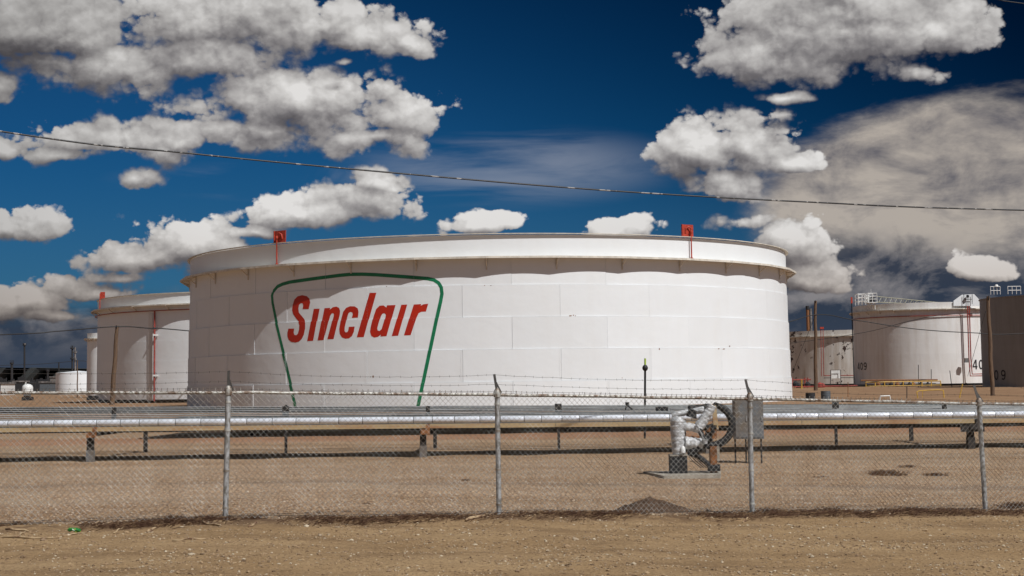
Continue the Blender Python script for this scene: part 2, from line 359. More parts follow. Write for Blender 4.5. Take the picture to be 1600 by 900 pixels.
FX0, FSL = 20.31, 0.305            # fence line: Y = FX0 + FSL * X
def ground_mat():
    m, n, b = newmat('dirt_and_gravel')
    geo = n.node('ShaderNodeNewGeometry'); P = geo.outputs['Position']
    s = n.node('ShaderNodeSeparateXYZ', {0: P}); X, Y = s.outputs[0], s.outputs[1]
    d = n.m('SUBTRACT', Y, n.m('MULTIPLY_ADD', X, FSL, FX0))
    wob = n.m('MULTIPLY', n.m('SUBTRACT', n.noise(P, 0.9, 4, 0.6), 0.5), 0.9)
    dw = n.m('ADD', d, wob)
    # dirt in front
    dn = n.noise(P, 0.55, 5, 0.6)
    dn2 = n.noise(n.vm('MULTIPLY', P, (0.25, 1.0, 1)), 1.3, 5, 0.65)
    f1 = n.noise(P, 26, 5, 0.7)
    dirt = n.mix(n.mr(dn, 0.35, 0.65), (0.385, 0.262, 0.142), (0.30, 0.195, 0.10))
    dirt = n.mix(n.mr(dn2, 0.50, 0.66, 0, 0.75), dirt, (0.215, 0.137, 0.073))
    dirt = n.mix(n.mr(f1, 0.50, 0.64, 0, 0.65), dirt, (0.13, 0.082, 0.045))
    dirt = n.mix(n.mr(f1, 0.40, 0.32, 0, 0.5), dirt, (0.48, 0.36, 0.22))
    # gravel behind
    vo = n.node('ShaderNodeTexVoronoi', {'Vector': P, 'Scale': 30.0, 'Randomness': 1.0})
    cr = n.node('ShaderNodeValToRGB', {0: n.node('ShaderNodeSeparateColor', {0: vo.outputs['Color']}).outputs[0]})
    e = cr.color_ramp.elements
    e[0].color = (0.14, 0.10, 0.085, 1); e[1].color = (0.56, 0.49, 0.42, 1)
    q = e.new(0.35); q.color = (0.27, 0.20, 0.155, 1); q = e.new(0.75); q.color = (0.38, 0.30, 0.24, 1)
    grav = cr.outputs[0]
    g1 = n.noise(n.vm('MULTIPLY', P, (0.3, 1, 1)), 0.33, 5, 0.6)
    gtone = n.mix(n.mr(g1, 0.35, 0.65), (1.20, 1.05, 0.83), (0.86, 0.70, 0.50))
    grav = n.mix(1.0, grav, gtone, 'MULTIPLY')
    fines = n.mix(n.mr(f1, 0.4, 0.6), (0.40, 0.30, 0.20), (0.25, 0.175, 0.115))
    gp_ = n.noise(n.vm('MULTIPLY', P, (0.22, 1, 1)), 0.8, 5, 0.65)
    grav = n.mix(n.mr(gp_, 0.50, 0.66, 0, 0.75), grav, fines)
    c = n.mix(n.mr(dw, -0.02, 0.35), dirt, grav)
    # darker littered strip along the fence
    band = n.m('MULTIPLY', n.mr(n.m('ABSOLUTE', n.m('ADD', dw, 0.12)), 0.25, 0.75, 1, 0), n.mr(n.noise(P, 3.5, 4, 0.6), 0.33, 0.55, 0, 0.9))
    c = n.mix(band, c, (0.125, 0.075, 0.045))
    # red earth then brown soil beyond
    jit = n.m('MULTIPLY', n.m('SUBTRACT', n.noise(P, 0.5, 4, 0.6), 0.5), 3.0)
    Yj = n.m('ADD', Y, jit)
    red = n.m('MULTIPLY', n.mr(Yj, 50.5, 53.0), n.mr(Yj, 57.5, 60.0, 1, 0))
    c = n.mix(n.m('MULTIPLY', red, 0.55), c, (0.33, 0.155, 0.085))
    rut = n.m('MULTIPLY', n.mr(n.m('ABSOLUTE', n.m('SUBTRACT', Y, n.m('MULTIPLY_ADD', wob, 0.5, 27.5))), 0.1, 0.6, 1, 0), 0.6)
    c = n.mix(rut, c, (0.20, 0.145, 0.105))
    far = n.mr(Yj, 62, 72)
    fs = n.mix(n.mr(n.noise(P, 0.25, 6, 0.65), 0.35, 0.65), (0.34, 0.215, 0.125), (0.22, 0.125, 0.070))
    c = n.mix(far, c, fs)
    n.l.new(c, b.inputs['Base Color'])
    b.inputs['Roughness'].default_value = 0.95
    b.inputs['Specular IOR Level'].default_value = 0.15
    hgt = n.mix(n.mr(dw, 0.0, 0.3), n.node('ShaderNodeCombineXYZ', {0: f1, 1: f1, 2: f1}).outputs[0], vo.outputs['Distance'])
    bn = n.node('ShaderNodeBump', {'Strength': 0.9, 'Distance': 0.03, 'Height': n.node('ShaderNodeSeparateXYZ', {0: hgt}).outputs[0]})
    n.l.new(bn.outputs[0], b.inputs['Normal'])
    return m
M['ground'] = ground_mat()

# ------------------------------------------------------------------ object helpers
def empty(name, loc, label, cat, group=None):
    o = bpy.data.objects.new(name, None); C.objects.link(o); o.location = loc
    o.empty_display_size = 0.2
    o['label'] = label; o['category'] = cat
    if group: o['group'] = group
    return o
def tag(o, label, cat, group=None):
    o['label'] = label; o['category'] = cat
    if group: o['group'] = group
    return o
class MB:
    def __init__(s): s.v = []; s.f = []
    def quadbox(s, c, ax, ay, az):        # centre and three half vectors
        c = Vector(c); b0 = len(s.v)
        for k in range(8):
            s.v.append(c + Vector(ax) * (1 if k & 1 else -1) + Vector(ay) * (1 if k & 2 else -1) + Vector(az) * (1 if k & 4 else -1))
        for q in ((0, 2, 3, 1), (4, 5, 7, 6), (0, 1, 5, 4), (2, 6, 7, 3), (0, 4, 6, 2), (1, 3, 7, 5)):
            s.f.append([b0 + i for i in q])
        return s
    def box(s, x0, x1, y0, y1, z0, z1):
        return s.quadbox(((x0 + x1) / 2, (y0 + y1) / 2, (z0 + z1) / 2), ((x1 - x0) / 2, 0, 0), (0, (y1 - y0) / 2, 0), (0, 0, (z1 - z0) / 2))
    def tube(s, pts, r, n=8, cap=True):
        pts = [Vector(p) for p in pts]
        rs = r if isinstance(r, (list, tuple)) else [r] * len(pts)
        b0 = len(s.v); u = None
        for i, p in enumerate(pts):
            t = (pts[min(i + 1, len(pts) - 1)] - pts[max(i - 1, 0)]).normalized()
            if u is None:
                u = t.orthogonal().normalized()
            else:
                u = (u - t * u.dot(t)).normalized()
            vv = t.cross(u)
            for k in range(n):
                a = 2 * pi * k / n
                s.v.append(p + (u * cos(a) + vv * sin(a)) * rs[i])
        for i in range(len(pts) - 1):
            for k in range(n):
                a = b0 + i * n + k; b = b0 + i * n + (k + 1) % n
                s.f.append([a, b, b + n, a + n])
        if cap:
            s.f.append([b0 + k for k in range(n)][::-1])
            s.f.append([b0 + (len(pts) - 1) * n + k for k in range(n)])
        return s
    def lathe(s, prof, n=16, c=(0, 0, 0), axis='Z'):
        b0 = len(s.v); c = Vector(c)
        for (r, z) in prof:
            for k in range(n):
                a = 2 * pi * k / n
                s.v.append(c + Vector((r * cos(a), r * sin(a), z)))
        for i in range(len(prof) - 1):
            for k in range(n):
                a = b0 + i * n + k; b = b0 + i * n + (k + 1) % n
                s.f.append([a, b, b + n, a + n])
        return s
    def build(s, name, m, parent=None, loc=(0, 0, 0), smooth=False, kind=None, angle=None):
        me = bpy.data.meshes.new(name)
        me.from_pydata([tuple(Vector(v)) for v in s.v], [], s.f)
        me.materials.append(M[m] if isinstance(m, str) else m)
        if smooth:
            me.shade_smooth() if hasattr(me, 'shade_smooth') else None
            if angle: 
                try: me.set_sharp_from_angle(angle=radians(angle))
                except Exception: pass
        me.update()
        o = bpy.data.objects.new(name, me); C.objects.link(o)
        o.location = loc
        if parent: o.parent = parent
        if kind: o['kind'] = kind
        return o
def local(par):                    # MB points are written in world space; shift them under a thing at its base
    return Vector(par.location)
def part(mb, name, m, par, smooth=False, kind=None, angle=40):
    L = local(par)
    mb.v = [Vector(v) - L for v in mb.v]
    return mb.build(name, m, par, smooth=smooth, kind=kind, angle=angle)

def sm(x, a, b):
    t = max(0, min(1, (x - a) / (b - a))); return t * t * (3 - 2 * t)
def gz(X, Y, fine=True):
    fade = 1 - sm(Y, 24, 36)
    z = (-0.028 * min(14, X) if X > -1 else 0.028 + 0.09 * sm(-X, 1, 3.6) - 0.002 * min(14, -X)) * fade
    z -= 0.05 * sm(Y, 20, 38) + 0.10 * sm(Y, 38, 58) + 0.10 * sm(Y, 58, 80)
    if fine and 8 < Y < 75 and abs(X) < 40:
        k = 1 - sm(Y, 50, 75)
        d = Y - (FX0 + FSL * X)
        z += k * 0.035 * noise.noise(Vector((X * 0.7, Y * 0.9, 1.3)))
        if d < 0.8: z += 0.02 * noise.noise(Vector((X * 3.1, Y * 6.0, 4.1))) + 0.010 * noise.noise(Vector((X * 9, Y * 11, 2.1)))
        z += 0.045 * math.exp(-((d + 0.15) / 0.35) ** 2) * (0.6 + 0.8 * noise.noise(Vector((X * 1.3, 5.5, 0))))
    return z

# ------------------------------------------------------------------ ground sheet
def axis(segs):
    v = [segs[0][0]]
    for a, b, st in segs:
        n = max(1, round((b - a) / st))
        v += [a + (b - a) * (i + 1) / n for i in range(n)]
    return v
xs = axis([(-6000, -1000, 1250), (-1000, -200, 200), (-200, -40, 20), (-40, -13, 1.5), (-13, 13, 0.09), (13, 40, 1.5), (40, 200, 20), (200, 1000, 200), (1000, 6000, 1250)])
ys = axis([(-3000, -200, 700), (-200, 0, 40), (0, 12, 1.5), (12, 24.5, 0.075), (24.5, 34, 0.25), (34, 80, 1.5), (80, 300, 20), (300, 1000, 100), (1000, 9000, 1000)])
nx, ny = len(xs), len(ys)
vs = [(x, y, gz(x, y)) for y in ys for x in xs]
fs = [(j * nx + i, j * nx + i + 1, (j + 1) * nx + i + 1, (j + 1) * nx + i) for j in range(ny - 1) for i in range(nx - 1)]
me = bpy.data.meshes.new('ground'); me.from_pydata(vs, [], fs); me.materials.append(M['ground'])
me.shade_smooth()
o = bpy.data.objects.new('ground', me); C.objects.link(o); o['kind'] = 'structure'

# distant dark scrubby hills at the left edge
mb = MB()
prev = None; b0 = 0
for i in range(90):
    a = -0.40 + 0.26 * i / 89
    D_ = 1500 + 60 * sin(i)
    hh = 20 * (1 - sm(a, -0.31, -0.18)) + 1.0 + 1.8 * noise.noise(Vector((i * 0.9, 0, 0)))
    x = D_ * sin(a) / cos(a)
    mb.v += [(x, D_ - 60, -1), (x, D_, hh), (x, D_ + 300, hh * 1.05), (x, D_ + 500, -1)]
    if i:
        for k in range(3):
            q = 4 * (i - 1) + k
            mb.f.append([q, q + 1, q + 5, q + 4][::-1])
o = mb.build('hills', 'hill'); o['kind'] = 'structure'

# ------------------------------------------------------------------ tanks
def ring_part(name, m, par, prof, n=96, a0=0, a1=2 * pi, poly=False, smooth=True):
    """closed profile [(r, z)...] swept round; thing-local"""
    mb = MB(); full = abs(a1 - a0 - 2 * pi) < 1e-6
    N = n if full else n + 1
    P = len(prof)
    for k in range(N):
        a = a0 + (a1 - a0) * k / n
        for (r, z) in prof: mb.v.append((r * sin(a), -r * cos(a), z))
    for k in range(n):
        k2 = (k + 1) % N
        for i in range(P):
            i2 = (i + 1) % P
            mb.f.append([k * P + i, k2 * P + i, k2 * P + i2, k * P + i2])
    return mb.build(name, m, par, smooth=smooth, angle=25)

def plate_mesh(r, dr, ang, h, segs=10, th=0.03):
    mb = MB()
    for i in range(segs + 1):
        f = i / segs; a = ang * f; rr = r + dr * f
        for (q, z) in ((rr, 0), (rr, h), (r - 0.27, h), (r - 0.27, 0)):
            mb.v.append((q * sin(a), -q * cos(a), z))
    for i in range(segs):
        for k in range(4):
            k2 = (k + 1) % 4
            mb.f.append([i * 4 + k, (i + 1) * 4 + k, (i + 1) * 4 + k2, i * 4 + k2])
    mb.f.append([0, 1, 2, 3]); mb.f.append([segs * 4 + k for k in (3, 2, 1, 0)])
    return mb

TX, TY, TR = -2.2, 146.0, 27.3
EZ = EYE                           # heights measured from the eye level
COURSE_Z = [-2.40 + EZ, 0.0 + EZ, 2.44 + EZ, 4.88 + EZ, 7.32 + EZ, 9.42 + EZ]   # course boundaries
NPL = 23; PANG = 2 * pi / NPL
def course_r(k): return TR + (4 - k) * 0.055
PDR = 0.022
PSI0 = {0: radians(4.45), 2: radians(4.45), 4: radians(4.45), 1: radians(-3.4), 3: radians(-3.4)}
TB = gz(TX, TY)
big = empty('storage_tank', (TX, TY, TB), 'huge white riveted open-top storage tank with red lettering inside a green outline', 'storage tank')
proto = {}
for k in range(5):
    z0 = COURSE_Z[k] - TB; hgt = COURSE_Z[k + 1] - COURSE_Z[k] - (0.0 if k < 4 else 0)
    pm = plate_mesh(course_r(k), PDR, PANG - 0.0008, hgt - 0.010)
    o = None
    for j in range(NPL):
        if o is None:
            o = pm.build('shell_plate', 'white', big, smooth=True, angle=25); q = o
        else:
            q = o.copy(); C.objects.link(q); q.parent = big
        q.location = (0, 0, z0); q.rotation_euler = (0, 0, PSI0[k] + j * PANG)
ring_part('inner_shell', 'white', big, [(TR - 0.03, 0.0), (TR - 0.03, 9.4 + EZ - TB), (TR - 0.25, 9.4 + EZ - TB), (TR - 0.25, 0.0)], 192)
ring_part('base_ring', 'white', big, [(TR + 0.16, -0.02), (TR + 0.16, 0.10 + COURSE_Z[0] - TB), (TR - .1, 0.10 + COURSE_Z[0] - TB), (TR - .1, -0.02)], 128)
# rim band above the girder, wind girder with straight segments, curb
GZ = 9.42 + EZ - TB; RZ = 11.18 + EZ - TB; GW = 0.92; NG = 32; GO = radians(0.5)
ring_part('rim_band', 'white', big, [(TR + 0.01, GZ), (TR + 0.01, RZ - 0.05), (TR - 0.05, RZ - 0.05), (TR - 0.05, GZ)], 192)
ring_part('rim_curb', 'cream', big, [(TR + 0.26, RZ + 0.0), (TR + 0.26, RZ + 0.05), (TR - 0.1, RZ + 0.05), (TR - 0.1, RZ + 0.0)], 192)
gseg = None
vr_ = TR + GW; ga = 2 * pi / NG
mb = MB()
nsub = 4
for i in range(nsub + 1):
    f = i / nsub; a = ga * f
    pi_ = Vector((sin(a), -cos(a), 0)) * (TR + 0.0)
    p0 = Vector((0, -1, 0)) * vr_; p1 = Vector((sin(ga), -cos(ga), 0)) * vr_
    po = p0.lerp(p1, f * 0.9985 + 0.0007)
    mb.v += [(pi_.x, pi_.y, 0.03), (po.x, po.y, 0.03), (po.x, po.y, -0.13), (po.x - po.normalized().x * .03, po.y - po.normalized().y * .03, -0.13), (po.x - po.normalized().x * .03, po.y - po.normalized().y * .03, 0.0), (pi_.x, pi_.y, 0.0)]
for i in range(nsub):
    for k in range(6):
        k2 = (k + 1) % 6
        mb.f.append([i * 6 + k, (i + 1) * 6 + k, (i + 1) * 6 + k2, i * 6 + k2])
mb.f.append([0, 1, 2, 3, 4, 5]); mb.f.append([nsub * 6 + k for k in (5, 4, 3, 2, 1, 0)])
brm = MB()
# triangular bracket: sloping strut, top strap, wall plate
brm.quadbox((0, -(TR + 0.46), -0.34), (0.03, 0, 0), (0, 0.40, -0.30), (0, 0.02, 0.03))
brm.quadbox((0, -(TR + 0.44), -0.035), (0.05, 0, 0), (0, 0.42, 0), (0, 0, 0.03))
brp = MB().quadbox((0, -(TR + 0.06), -0.5), (0.05, 0, 0), (0, 0.03, 0), (0, 0, 0.45))
for j in range(NG):
    an = GO + j * ga
    if gseg is None:
        gseg = mb.build('wind_girder', 'cream', big); q = gseg
        br = brm.build('bracket', 'cream', big); r_ = br
        bp = brp.build('bracket_plate', 'cream', br); s_ = bp
    else:
        q = gseg.copy(); C.objects.link(q); q.parent = big
        r_ = br.copy(); C.objects.link(r_); r_.parent = big
        s_ = bp.copy(); C.objects.link(s_); s_.parent = r_
    q.location = (0, 0, GZ); q.rotation_euler = (0, 0, an)
    r_.location = (0, 0, GZ); r_.rotation_euler = (0, 0, an)
# rivet rows
mb = MB()
def rivet(psi, z, r, s=0.022):
    c = Vector((r * sin(psi), -r * cos(psi), z)); t = Vector((cos(psi), sin(psi), 0)); nn = Vector((sin(psi), -cos(psi), 0)); u = Vector((0, 0, 1))
    b0 = len(mb.v)
    mb.v += [c + t * s, c + u * s, c - t * s, c - u * s, c + nn * s * 0.8]
    mb.f += [[b0, b0 + 1, b0 + 4], [b0 + 1, b0 + 2, b0 + 4], [b0 + 2, b0 + 3, b0 + 4], [b0 + 3, b0, b0 + 4]]
def prad(k, psi):
    f = ((psi - PSI0[k]) % PANG) / PANG
    return course_r(k) + PDR * f
for k in range(5):
    for j in range(NPL):
        ps = PSI0[k] + j * PANG
        if cos(ps) < -0.05: continue
        z = COURSE_Z[k] - TB + 0.08
        while z < COURSE_Z[k + 1] - TB - 0.05:
            for q_, off in ((0, 0), (1, 0.06)):
                if k >= 2 and q_: continue
                pq = ps - (0.06 + 0.10 * q_) / TR
                rivet(pq, z + off, prad(k, pq) + 0.001, 0.034 if k < 2 else 0.02)
            z += 0.12 if k < 2 else 0.2
psi = -pi / 2
while psi < pi / 2:
    rivet(psi, 8.95 + EZ - TB, prad(4, psi), 0.024)
    psi += 0.33 / TR
for k in range(1, 5):
    psi = -pi / 2
    while psi < pi / 2:
        rivet(psi, COURSE_Z[k] - TB + 0.07, prad(k, psi), 0.012); psi += 0.16 / TR
rv = mb.build('rivets', 'white', big, kind='stuff')

# painted emblem: traced at its real place on the shell
def on_shell(px, py, R=TR + 0.06):
    d = ray(px, py); o_ = Vector((0, 0, EYE)) - Vector((TX, TY, 0))
    a = d.x ** 2 + d.y ** 2; b = 2 * (o_.x * d.x + o_.y * d.y); c = o_.x ** 2 + o_.y ** 2 - R * R
    t = (-b - sqrt(b * b - 4 * a * c)) / (2 * a)
    p = o_ + d * t
    return Vector((atan2(p.x, -p.y) * TR, p.z, 0))     # (arc length, height)
def paint(name, m, loops, par):
    """loops in (arc, z); the first outer, the rest holes"""
    loops = [[Vector(p) for p in L] for L in loops]
    flat = [p for L in loops for p in L]
    tris = tessellate_polygon(loops)
    bm = bmesh.new()
    bv = [bm.verts.new(p) for p in flat]
    for t in tris:
        try: bm.faces.new([bv[i] for i in t])
        except ValueError: pass
    x0 = min(p.x for p in flat); x1 = max(p.x for p in flat)
    cuts = []
    s = math.floor(x0 / 0.45) * 0.45
    while s < x1: cuts.append(((s, 0, 0), (1, 0, 0))); s += 0.45
    for k in range(5):
        cuts.append(((0, COURSE_Z[k], 0), (0, 1, 0)))
        for j in range(-12, 12):
            s = (PSI0[k] + j * PANG) * TR
            if x0 < s < x1: cuts.append(((s, 0, 0), (1, 0, 0)))
    for c_, n_ in cuts:
        bmesh.ops.bisect_plane(bm, geom=bm.verts[:] + bm.edges[:] + bm.faces[:], plane_co=c_, plane_no=n_, dist=1e-5)
    vs_, fs_ = [], []
    for f in bm.faces:
        c_ = f.calc_center_median(); k = max([i for i in range(5) if COURSE_Z[i] <= c_.y] or [0])
        p0 = c_.x / TR
        cell = math.floor((p0 - PSI0[k]) / PANG)
        ids = []
        for v in f.verts:
            ps = v.co.x / TR
            fr = max(0, min(1, ((ps - PSI0[k]) / PANG) - cell))
            r = course_r(k) + PDR * fr + 0.007
            zz = v.co.y
            if abs(zz - COURSE_Z[k]) < 1e-3 and k > 0: zz += 0.004
            ids.append(len(vs_)); vs_.append((r * sin(ps), -r * cos(ps), zz - TB))
        a_ = Vector(vs_[ids[1]]) - Vector(vs_[ids[0]]); b_ = Vector(vs_[ids[2]]) - Vector(vs_[ids[0]])
        mid = Vector(vs_[ids[0]])
        if a_.cross(b_).dot(Vector((mid.x, mid.y, 0))) < 0: ids.reverse()
        fs_.append(ids)
    bm.free()
    me = bpy.data.meshes.new(name); me.from_pydata(vs_, [], fs_); me.materials.append(M[m])
    o = bpy.data.objects.new(name, me); C.objects.link(o); o.parent = par
    return o
def Z(l): return [on_shell(430 + x / 6.1538, 440 + y / 6.1538) for x, y in l]
def smooth_loop(l, it=1):
    for _ in range(it):
        r = []
        for i in range(len(l)):
            a = Vector(l[i]); b = Vector(l[(i + 1) % len(l)])
            r += [tuple(a.lerp(b, .25)), tuple(a.lerp(b, .75))]
        l = r
    return l
letters = [
 ('S', [[(322,264),(264,264),(270,228),(264,209),(247,207),(230,222),(223,260),(229,300),(255,330),(280,360),(294,400),(293,450),(281,510),(262,550),(235,576),(200,586),(160,580),(135,560),(123,525),(123,490),(133,452),(188,452),(183,490),(190,512),(208,516),(224,500),(235,460),(238,420),(227,385),(200,352),(174,315),(163,275),(168,225),(185,172),(215,142),(260,130),(305,140),(330,165),(337,200)]], 'large capital S part-shaded at the left end'),
 ('i', [[(372,262),(428,260),(370,568),(313,573)]], None),
 ('n', [[(475,256),(530,252),(526,270),(555,246),(590,240),(615,253),(625,280),(622,318),(565,553),(505,554),(563,335),(566,314),(557,303),(543,308),(530,328),(470,562),(413,566)]], None),
 ('c', [[(796,346),(738,349),(748,312),(741,295),(722,292),(706,304),(696,335),(672,440),(671,474),(681,489),(698,484),(706,470),(712,435),(768,432),(760,482),(743,522),(715,545),(680,549),(645,537),(624,502),(620,455),(636,360),(655,290),(682,253),(720,237),(765,238),(795,258),(803,292)]], None),
 ('l', [[(908,108),(973,107),(855,533),(788,536)]], None),
 ('a', [[(1075,228),(1158,225),(1073,525),(1015,528),(1019,510),(990,532),(955,538),(927,522),(915,482),(923,430),(948,330),(970,265),(1003,232),(1040,228),(1070,249)], [(1050,304),(1064,318),(1060,345),(1026,458),(1006,475),(989,470),(985,448),(995,408),(1018,330),(1032,308)]], None),
 ('i', [[(1213,223),(1270,220),(1185,520),(1123,525)]], None),
 ('r', [[(1333,220),(1405,216),(1399,232),(1425,218),(1472,212),(1450,288),(1405,290),(1380,303),(1361,345),(1305,515),(1240,518)]], None)]
for ch, loops, lb in letters:
    lp = [Z(l) for l in loops]
    o = paint('letter', 'red', lp, big)
border_pts = [(466,645),(463,631),(448.5,570),(433,507),(426.3,474),(425.2,462),(427.5,454),(433,447.6),(441,443.8),(452,440.8),(499,434.2),(530,430.2),(547,428.6),(566,428.4),(587,429.2),(630,432.2),(668,435.2),(678,437.4),(685,442),(689.5,449),(690.6,459),(688.5,471),(682,500),(667.5,570),(655,630),(652,645)]
bp_ = [on_shell(*p) for p in border_pts]
L1, L2 = [], []
for i, p in enumerate(bp_):
    t = (bp_[min(i + 1, len(bp_) - 1)] - bp_[max(i - 1, 0)]).normalized(); nn = Vector((-t.y, t.x, 0)) * 0.135
    L1.append(p + nn); L2.append(p - nn)
o = paint('emblem_outline', 'green', [L1 + L2[::-1]], big)

for cx_, cy_, w_, h_ in ((891, 493.5, 2.2, 1.2), (896, 492.6, 1.2, .9), (899, 493.4, 1.0, .7), (1029, 545.5, 1.0, 1.4), (1121, 545, 1.5, .8), (1129, 545.3, 2.0, .8), (1139, 541, 1.0, 1.2), (757, 446, .9, .6), (767, 446.2, 1.0, .6), (584, 588, 1.1, 2.2), (971, 590.5, 1.0, .7), (604, 447.5, .9, .6)):
    rr = random.Random(cx_)
    paint('paint_chip', 'rust', [[on_shell(cx_ + w_ * cos(a) * rr.uniform(.6, 1.2), cy_ - h_ * sin(a) * rr.uniform(.6, 1.2)) for a in [k * pi / 4 for k in range(8)]]], big)
# foam chambers on the rim
def foam(px, py0, py1, w_px, base_py, label, bent):
    p = W(px, py1, TY - sqrt(max(0, (TR) ** 2 - (W(px, 400, TY - 24).x - TX) ** 2)))
    psi = atan2(p.x - TX, -(p.y - TY))
    nrm = Vector((sin(psi), -cos(psi), 0)); tg = Vector((cos(psi), sin(psi), 0))
    c0 = Vector((TX, TY, 0)) + nrm * (TR + 0.02)
    zt = RZ + TB
    t = empty('foam_chamber', c0 + Vector((0, 0, GZ + TB)), label, 'foam chamber', 'red foam chambers on the tank rim')
    part(MB().quadbox(c0 + Vector((0, 0, zt + 0.50)), tg * 0.60, nrm * 0.025, Vector((0, 0, 0.52))), 'shield_plate', 'redlead', t)
    part(MB().quadbox(c0 + nrm * 0.05 + tg * -0.62 + Vector((0, 0, zt + 0.50)), tg * 0.03, nrm * 0.06, Vector((0, 0, 0.52))), 'plate_edge', 'redlead', t)
    b = c0 + nrm * 0.20 + tg * bent * 0.20
    part(MB().tube([b + Vector((0, 0, GZ + TB + 0.05)), b + Vector((0, 0, zt + 0.62)), b + Vector((0, 0, zt + 0.78)) - tg * bent * 0.06, b + Vector((0, 0, zt + 0.83)) - tg * bent * 0.22 - nrm * 0.05, b + Vector((0, 0, zt + 0.70)) - tg * bent * 0.42 - nrm * 0.12, b + Vector((0, 0, zt + 0.35)) - tg * bent * 0.46 - nrm * 0.14], 0.055, 10), 'riser_pipe', 'redlead', t, True)
    part(MB().tube([b + Vector((0, 0, GZ + TB + 0.02)), b + Vector((0, 0, GZ + TB + 0.16))], 0.11, 10), 'flange', 'redlead', t, True)
    part(MB().lathe([(0.0, -.13), (0.09, -.10), (0.12, 0), (0.09, .10), (0.0, .13)], 10, b + Vector((0, 0, zt + 0.45))), 'valve_body', 'redlead', t, True)
foam(436, 362, 384, 24, 400, 'left red foam chamber with square plate on the big tank rim', -1)
foam(1076, 351, 371, 25, 398, 'right red foam chamber with square plate on the big tank rim', 1)

def shell_tank(name, label, cx, cy, R, courses, m, girder=None, rimh=0.0, n=96, base_shade=True, group=None, nv=0):
    zb = gz(cx, cy, False)
    t = empty(name, (cx, cy, zb), label, 'storage tank')
    z = 0.0
    if base_shade:
        ring_part('base_ring', 'black', t, [(R - 0.25, -0.02), (R - 0.25, 0.42), (R - .6, 0.42), (R - .6, -0.02)], n); z = 0.42  # black ring stands in for the shadow at the tank foot
    for i, hc in enumerate(courses):
        rr = R - 0.012 * i
        ring_part('shell_course', m, t, [(rr, z), (rr, z + hc), (rr - .05, z + hc), (rr - .05, z)], n)
        z += hc
    if girder:
        gw, gt = girder
        N_ = 28; mb = MB()
        ring_part('wind_girder', 'cream', t, [(R - .1, z - rimh), (R + gw, z - rimh), (R + gw, z - rimh - gt), (R + gw - .05, z - rimh - gt), (R + gw - .05, z - rimh - .04), (R - .1, z - rimh - .04)], N_, smooth=False)
        b0 = MB().quadbox((0, -(R + gw * 0.5), -gt - gw * 0.32), (0.05, 0, 0), (0, gw * 0.5, -gw * 0.35), (0, 0.03, 0.05))
        o = None
        for j in range(N_):
            if o is None: o = b0.build('bracket', 'cream', t); q = o
            else: q = o.copy(); C.objects.link(q); q.parent = t
            q.location = (0, 0, z - rimh); q.rotation_euler = (0, 0, 2 * pi * j / N_)
    return t, zb, z

# left neighbour, the one beyond it, the small far white one
t2x, t2y, t2R = W(442, 600, 215).x, 215.0, 24.6
ht2 = (608 - 465) / FPX * 196 + 2.0
t2, zb2, zt2 = shell_tank('storage_tank', 'white open-top tank left of the huge one, red riser pipe on its side', t2x, t2y, t2R, [2.4, 2.4, 2.4, 2.4, (ht2 - .42 - 9.6)], 'white', (0.85, 0.16), 1.35, 144)
ring_part('rim_curb', 'cream', t2, [(t2R + 0.10, ht2 - 0.03), (t2R + 0.10, ht2 + 0.05), (t2R - 0.1, ht2 + 0.05), (t2R - 0.1, ht2 - 0.03)], 144)
# red pipe ring under its girder, riser, weather shield
def shell_pt(t, R, px, z, off=0.0):
    cx, cy = t.location.x, t.location.y
    d = ray(px, 600); o_x, o_y = -cx, -cy; RR = R + off
    a = d.x ** 2 + d.y ** 2; b = 2 * (o_x * d.x + o_y * d.y); c = o_x ** 2 + o_y ** 2 - RR * RR
    disc = max(0, b * b - 4 * a * c)
    k = (-b - sqrt(disc)) / (2 * a)
    return Vector((cx + (o_x + d.x * k), cy + (o_y + d.y * k), z))
rz = zb2 + ht2 - 2.1
mb = MB()
pp = []
for i in range(60):
    a = -pi / 2 - 0.1 + (pi / 2 + 0.3) * i / 59
    pp.append((t2x + (t2R + 0.25) * sin(a), t2y - (t2R + 0.25) * cos(a), rz))
part(mb.tube(pp, 0.06, 6), 'ring_pipe', 'redpipe', t2, True)
p = shell_pt(t2, t2R, 241, rz, 0.25)
part(MB().tube([p, Vector((p.x, p.y, zb2 + 0.2))], 0.11, 8), 'riser_pipe', 'redpipe', t2, True)
for py_ in (0.25, 0.62):
    part(MB().quadbox((p.x + 0.15, p.y - 0.1, zb2 + ht2 * py_), (0.28, 0, 0), (0, 0.12, 0), (0, 0, 0.10)), 'pipe_clamp', 'railwhite', t2)
p = shell_pt(t2, t2R, 235, rz, 0.02)
tn = Vector((p.x - t2x, p.y - t2y, 0)).normalized(); tg = Vector((-tn.y, tn.x, 0))
part(MB().quadbox(p + Vector((0, 0, -(rz - zb2) / 2)) , tg * 0.34, tn * 0.05, Vector((0, 0, (rz - zb2) / 2 - 0.3))), 'gauge_trough', 'white2', t2)
p = shell_pt(t2, t2R, 158, zb2 + ht2, 0.1)
part(MB().quadbox(p + Vector((0.1, 0, 0.45)), (0.3, 0, 0), (0, 0.03, 0), (0, 0, 0.45)), 'foam_plate', 'redlead', t2)
part(MB().tube([p + Vector((-.2, -.2, -1.4)), p + Vector((-.2, -.2, 0.7))], 0.06, 6), 'foam_riser', 'redlead', t2)

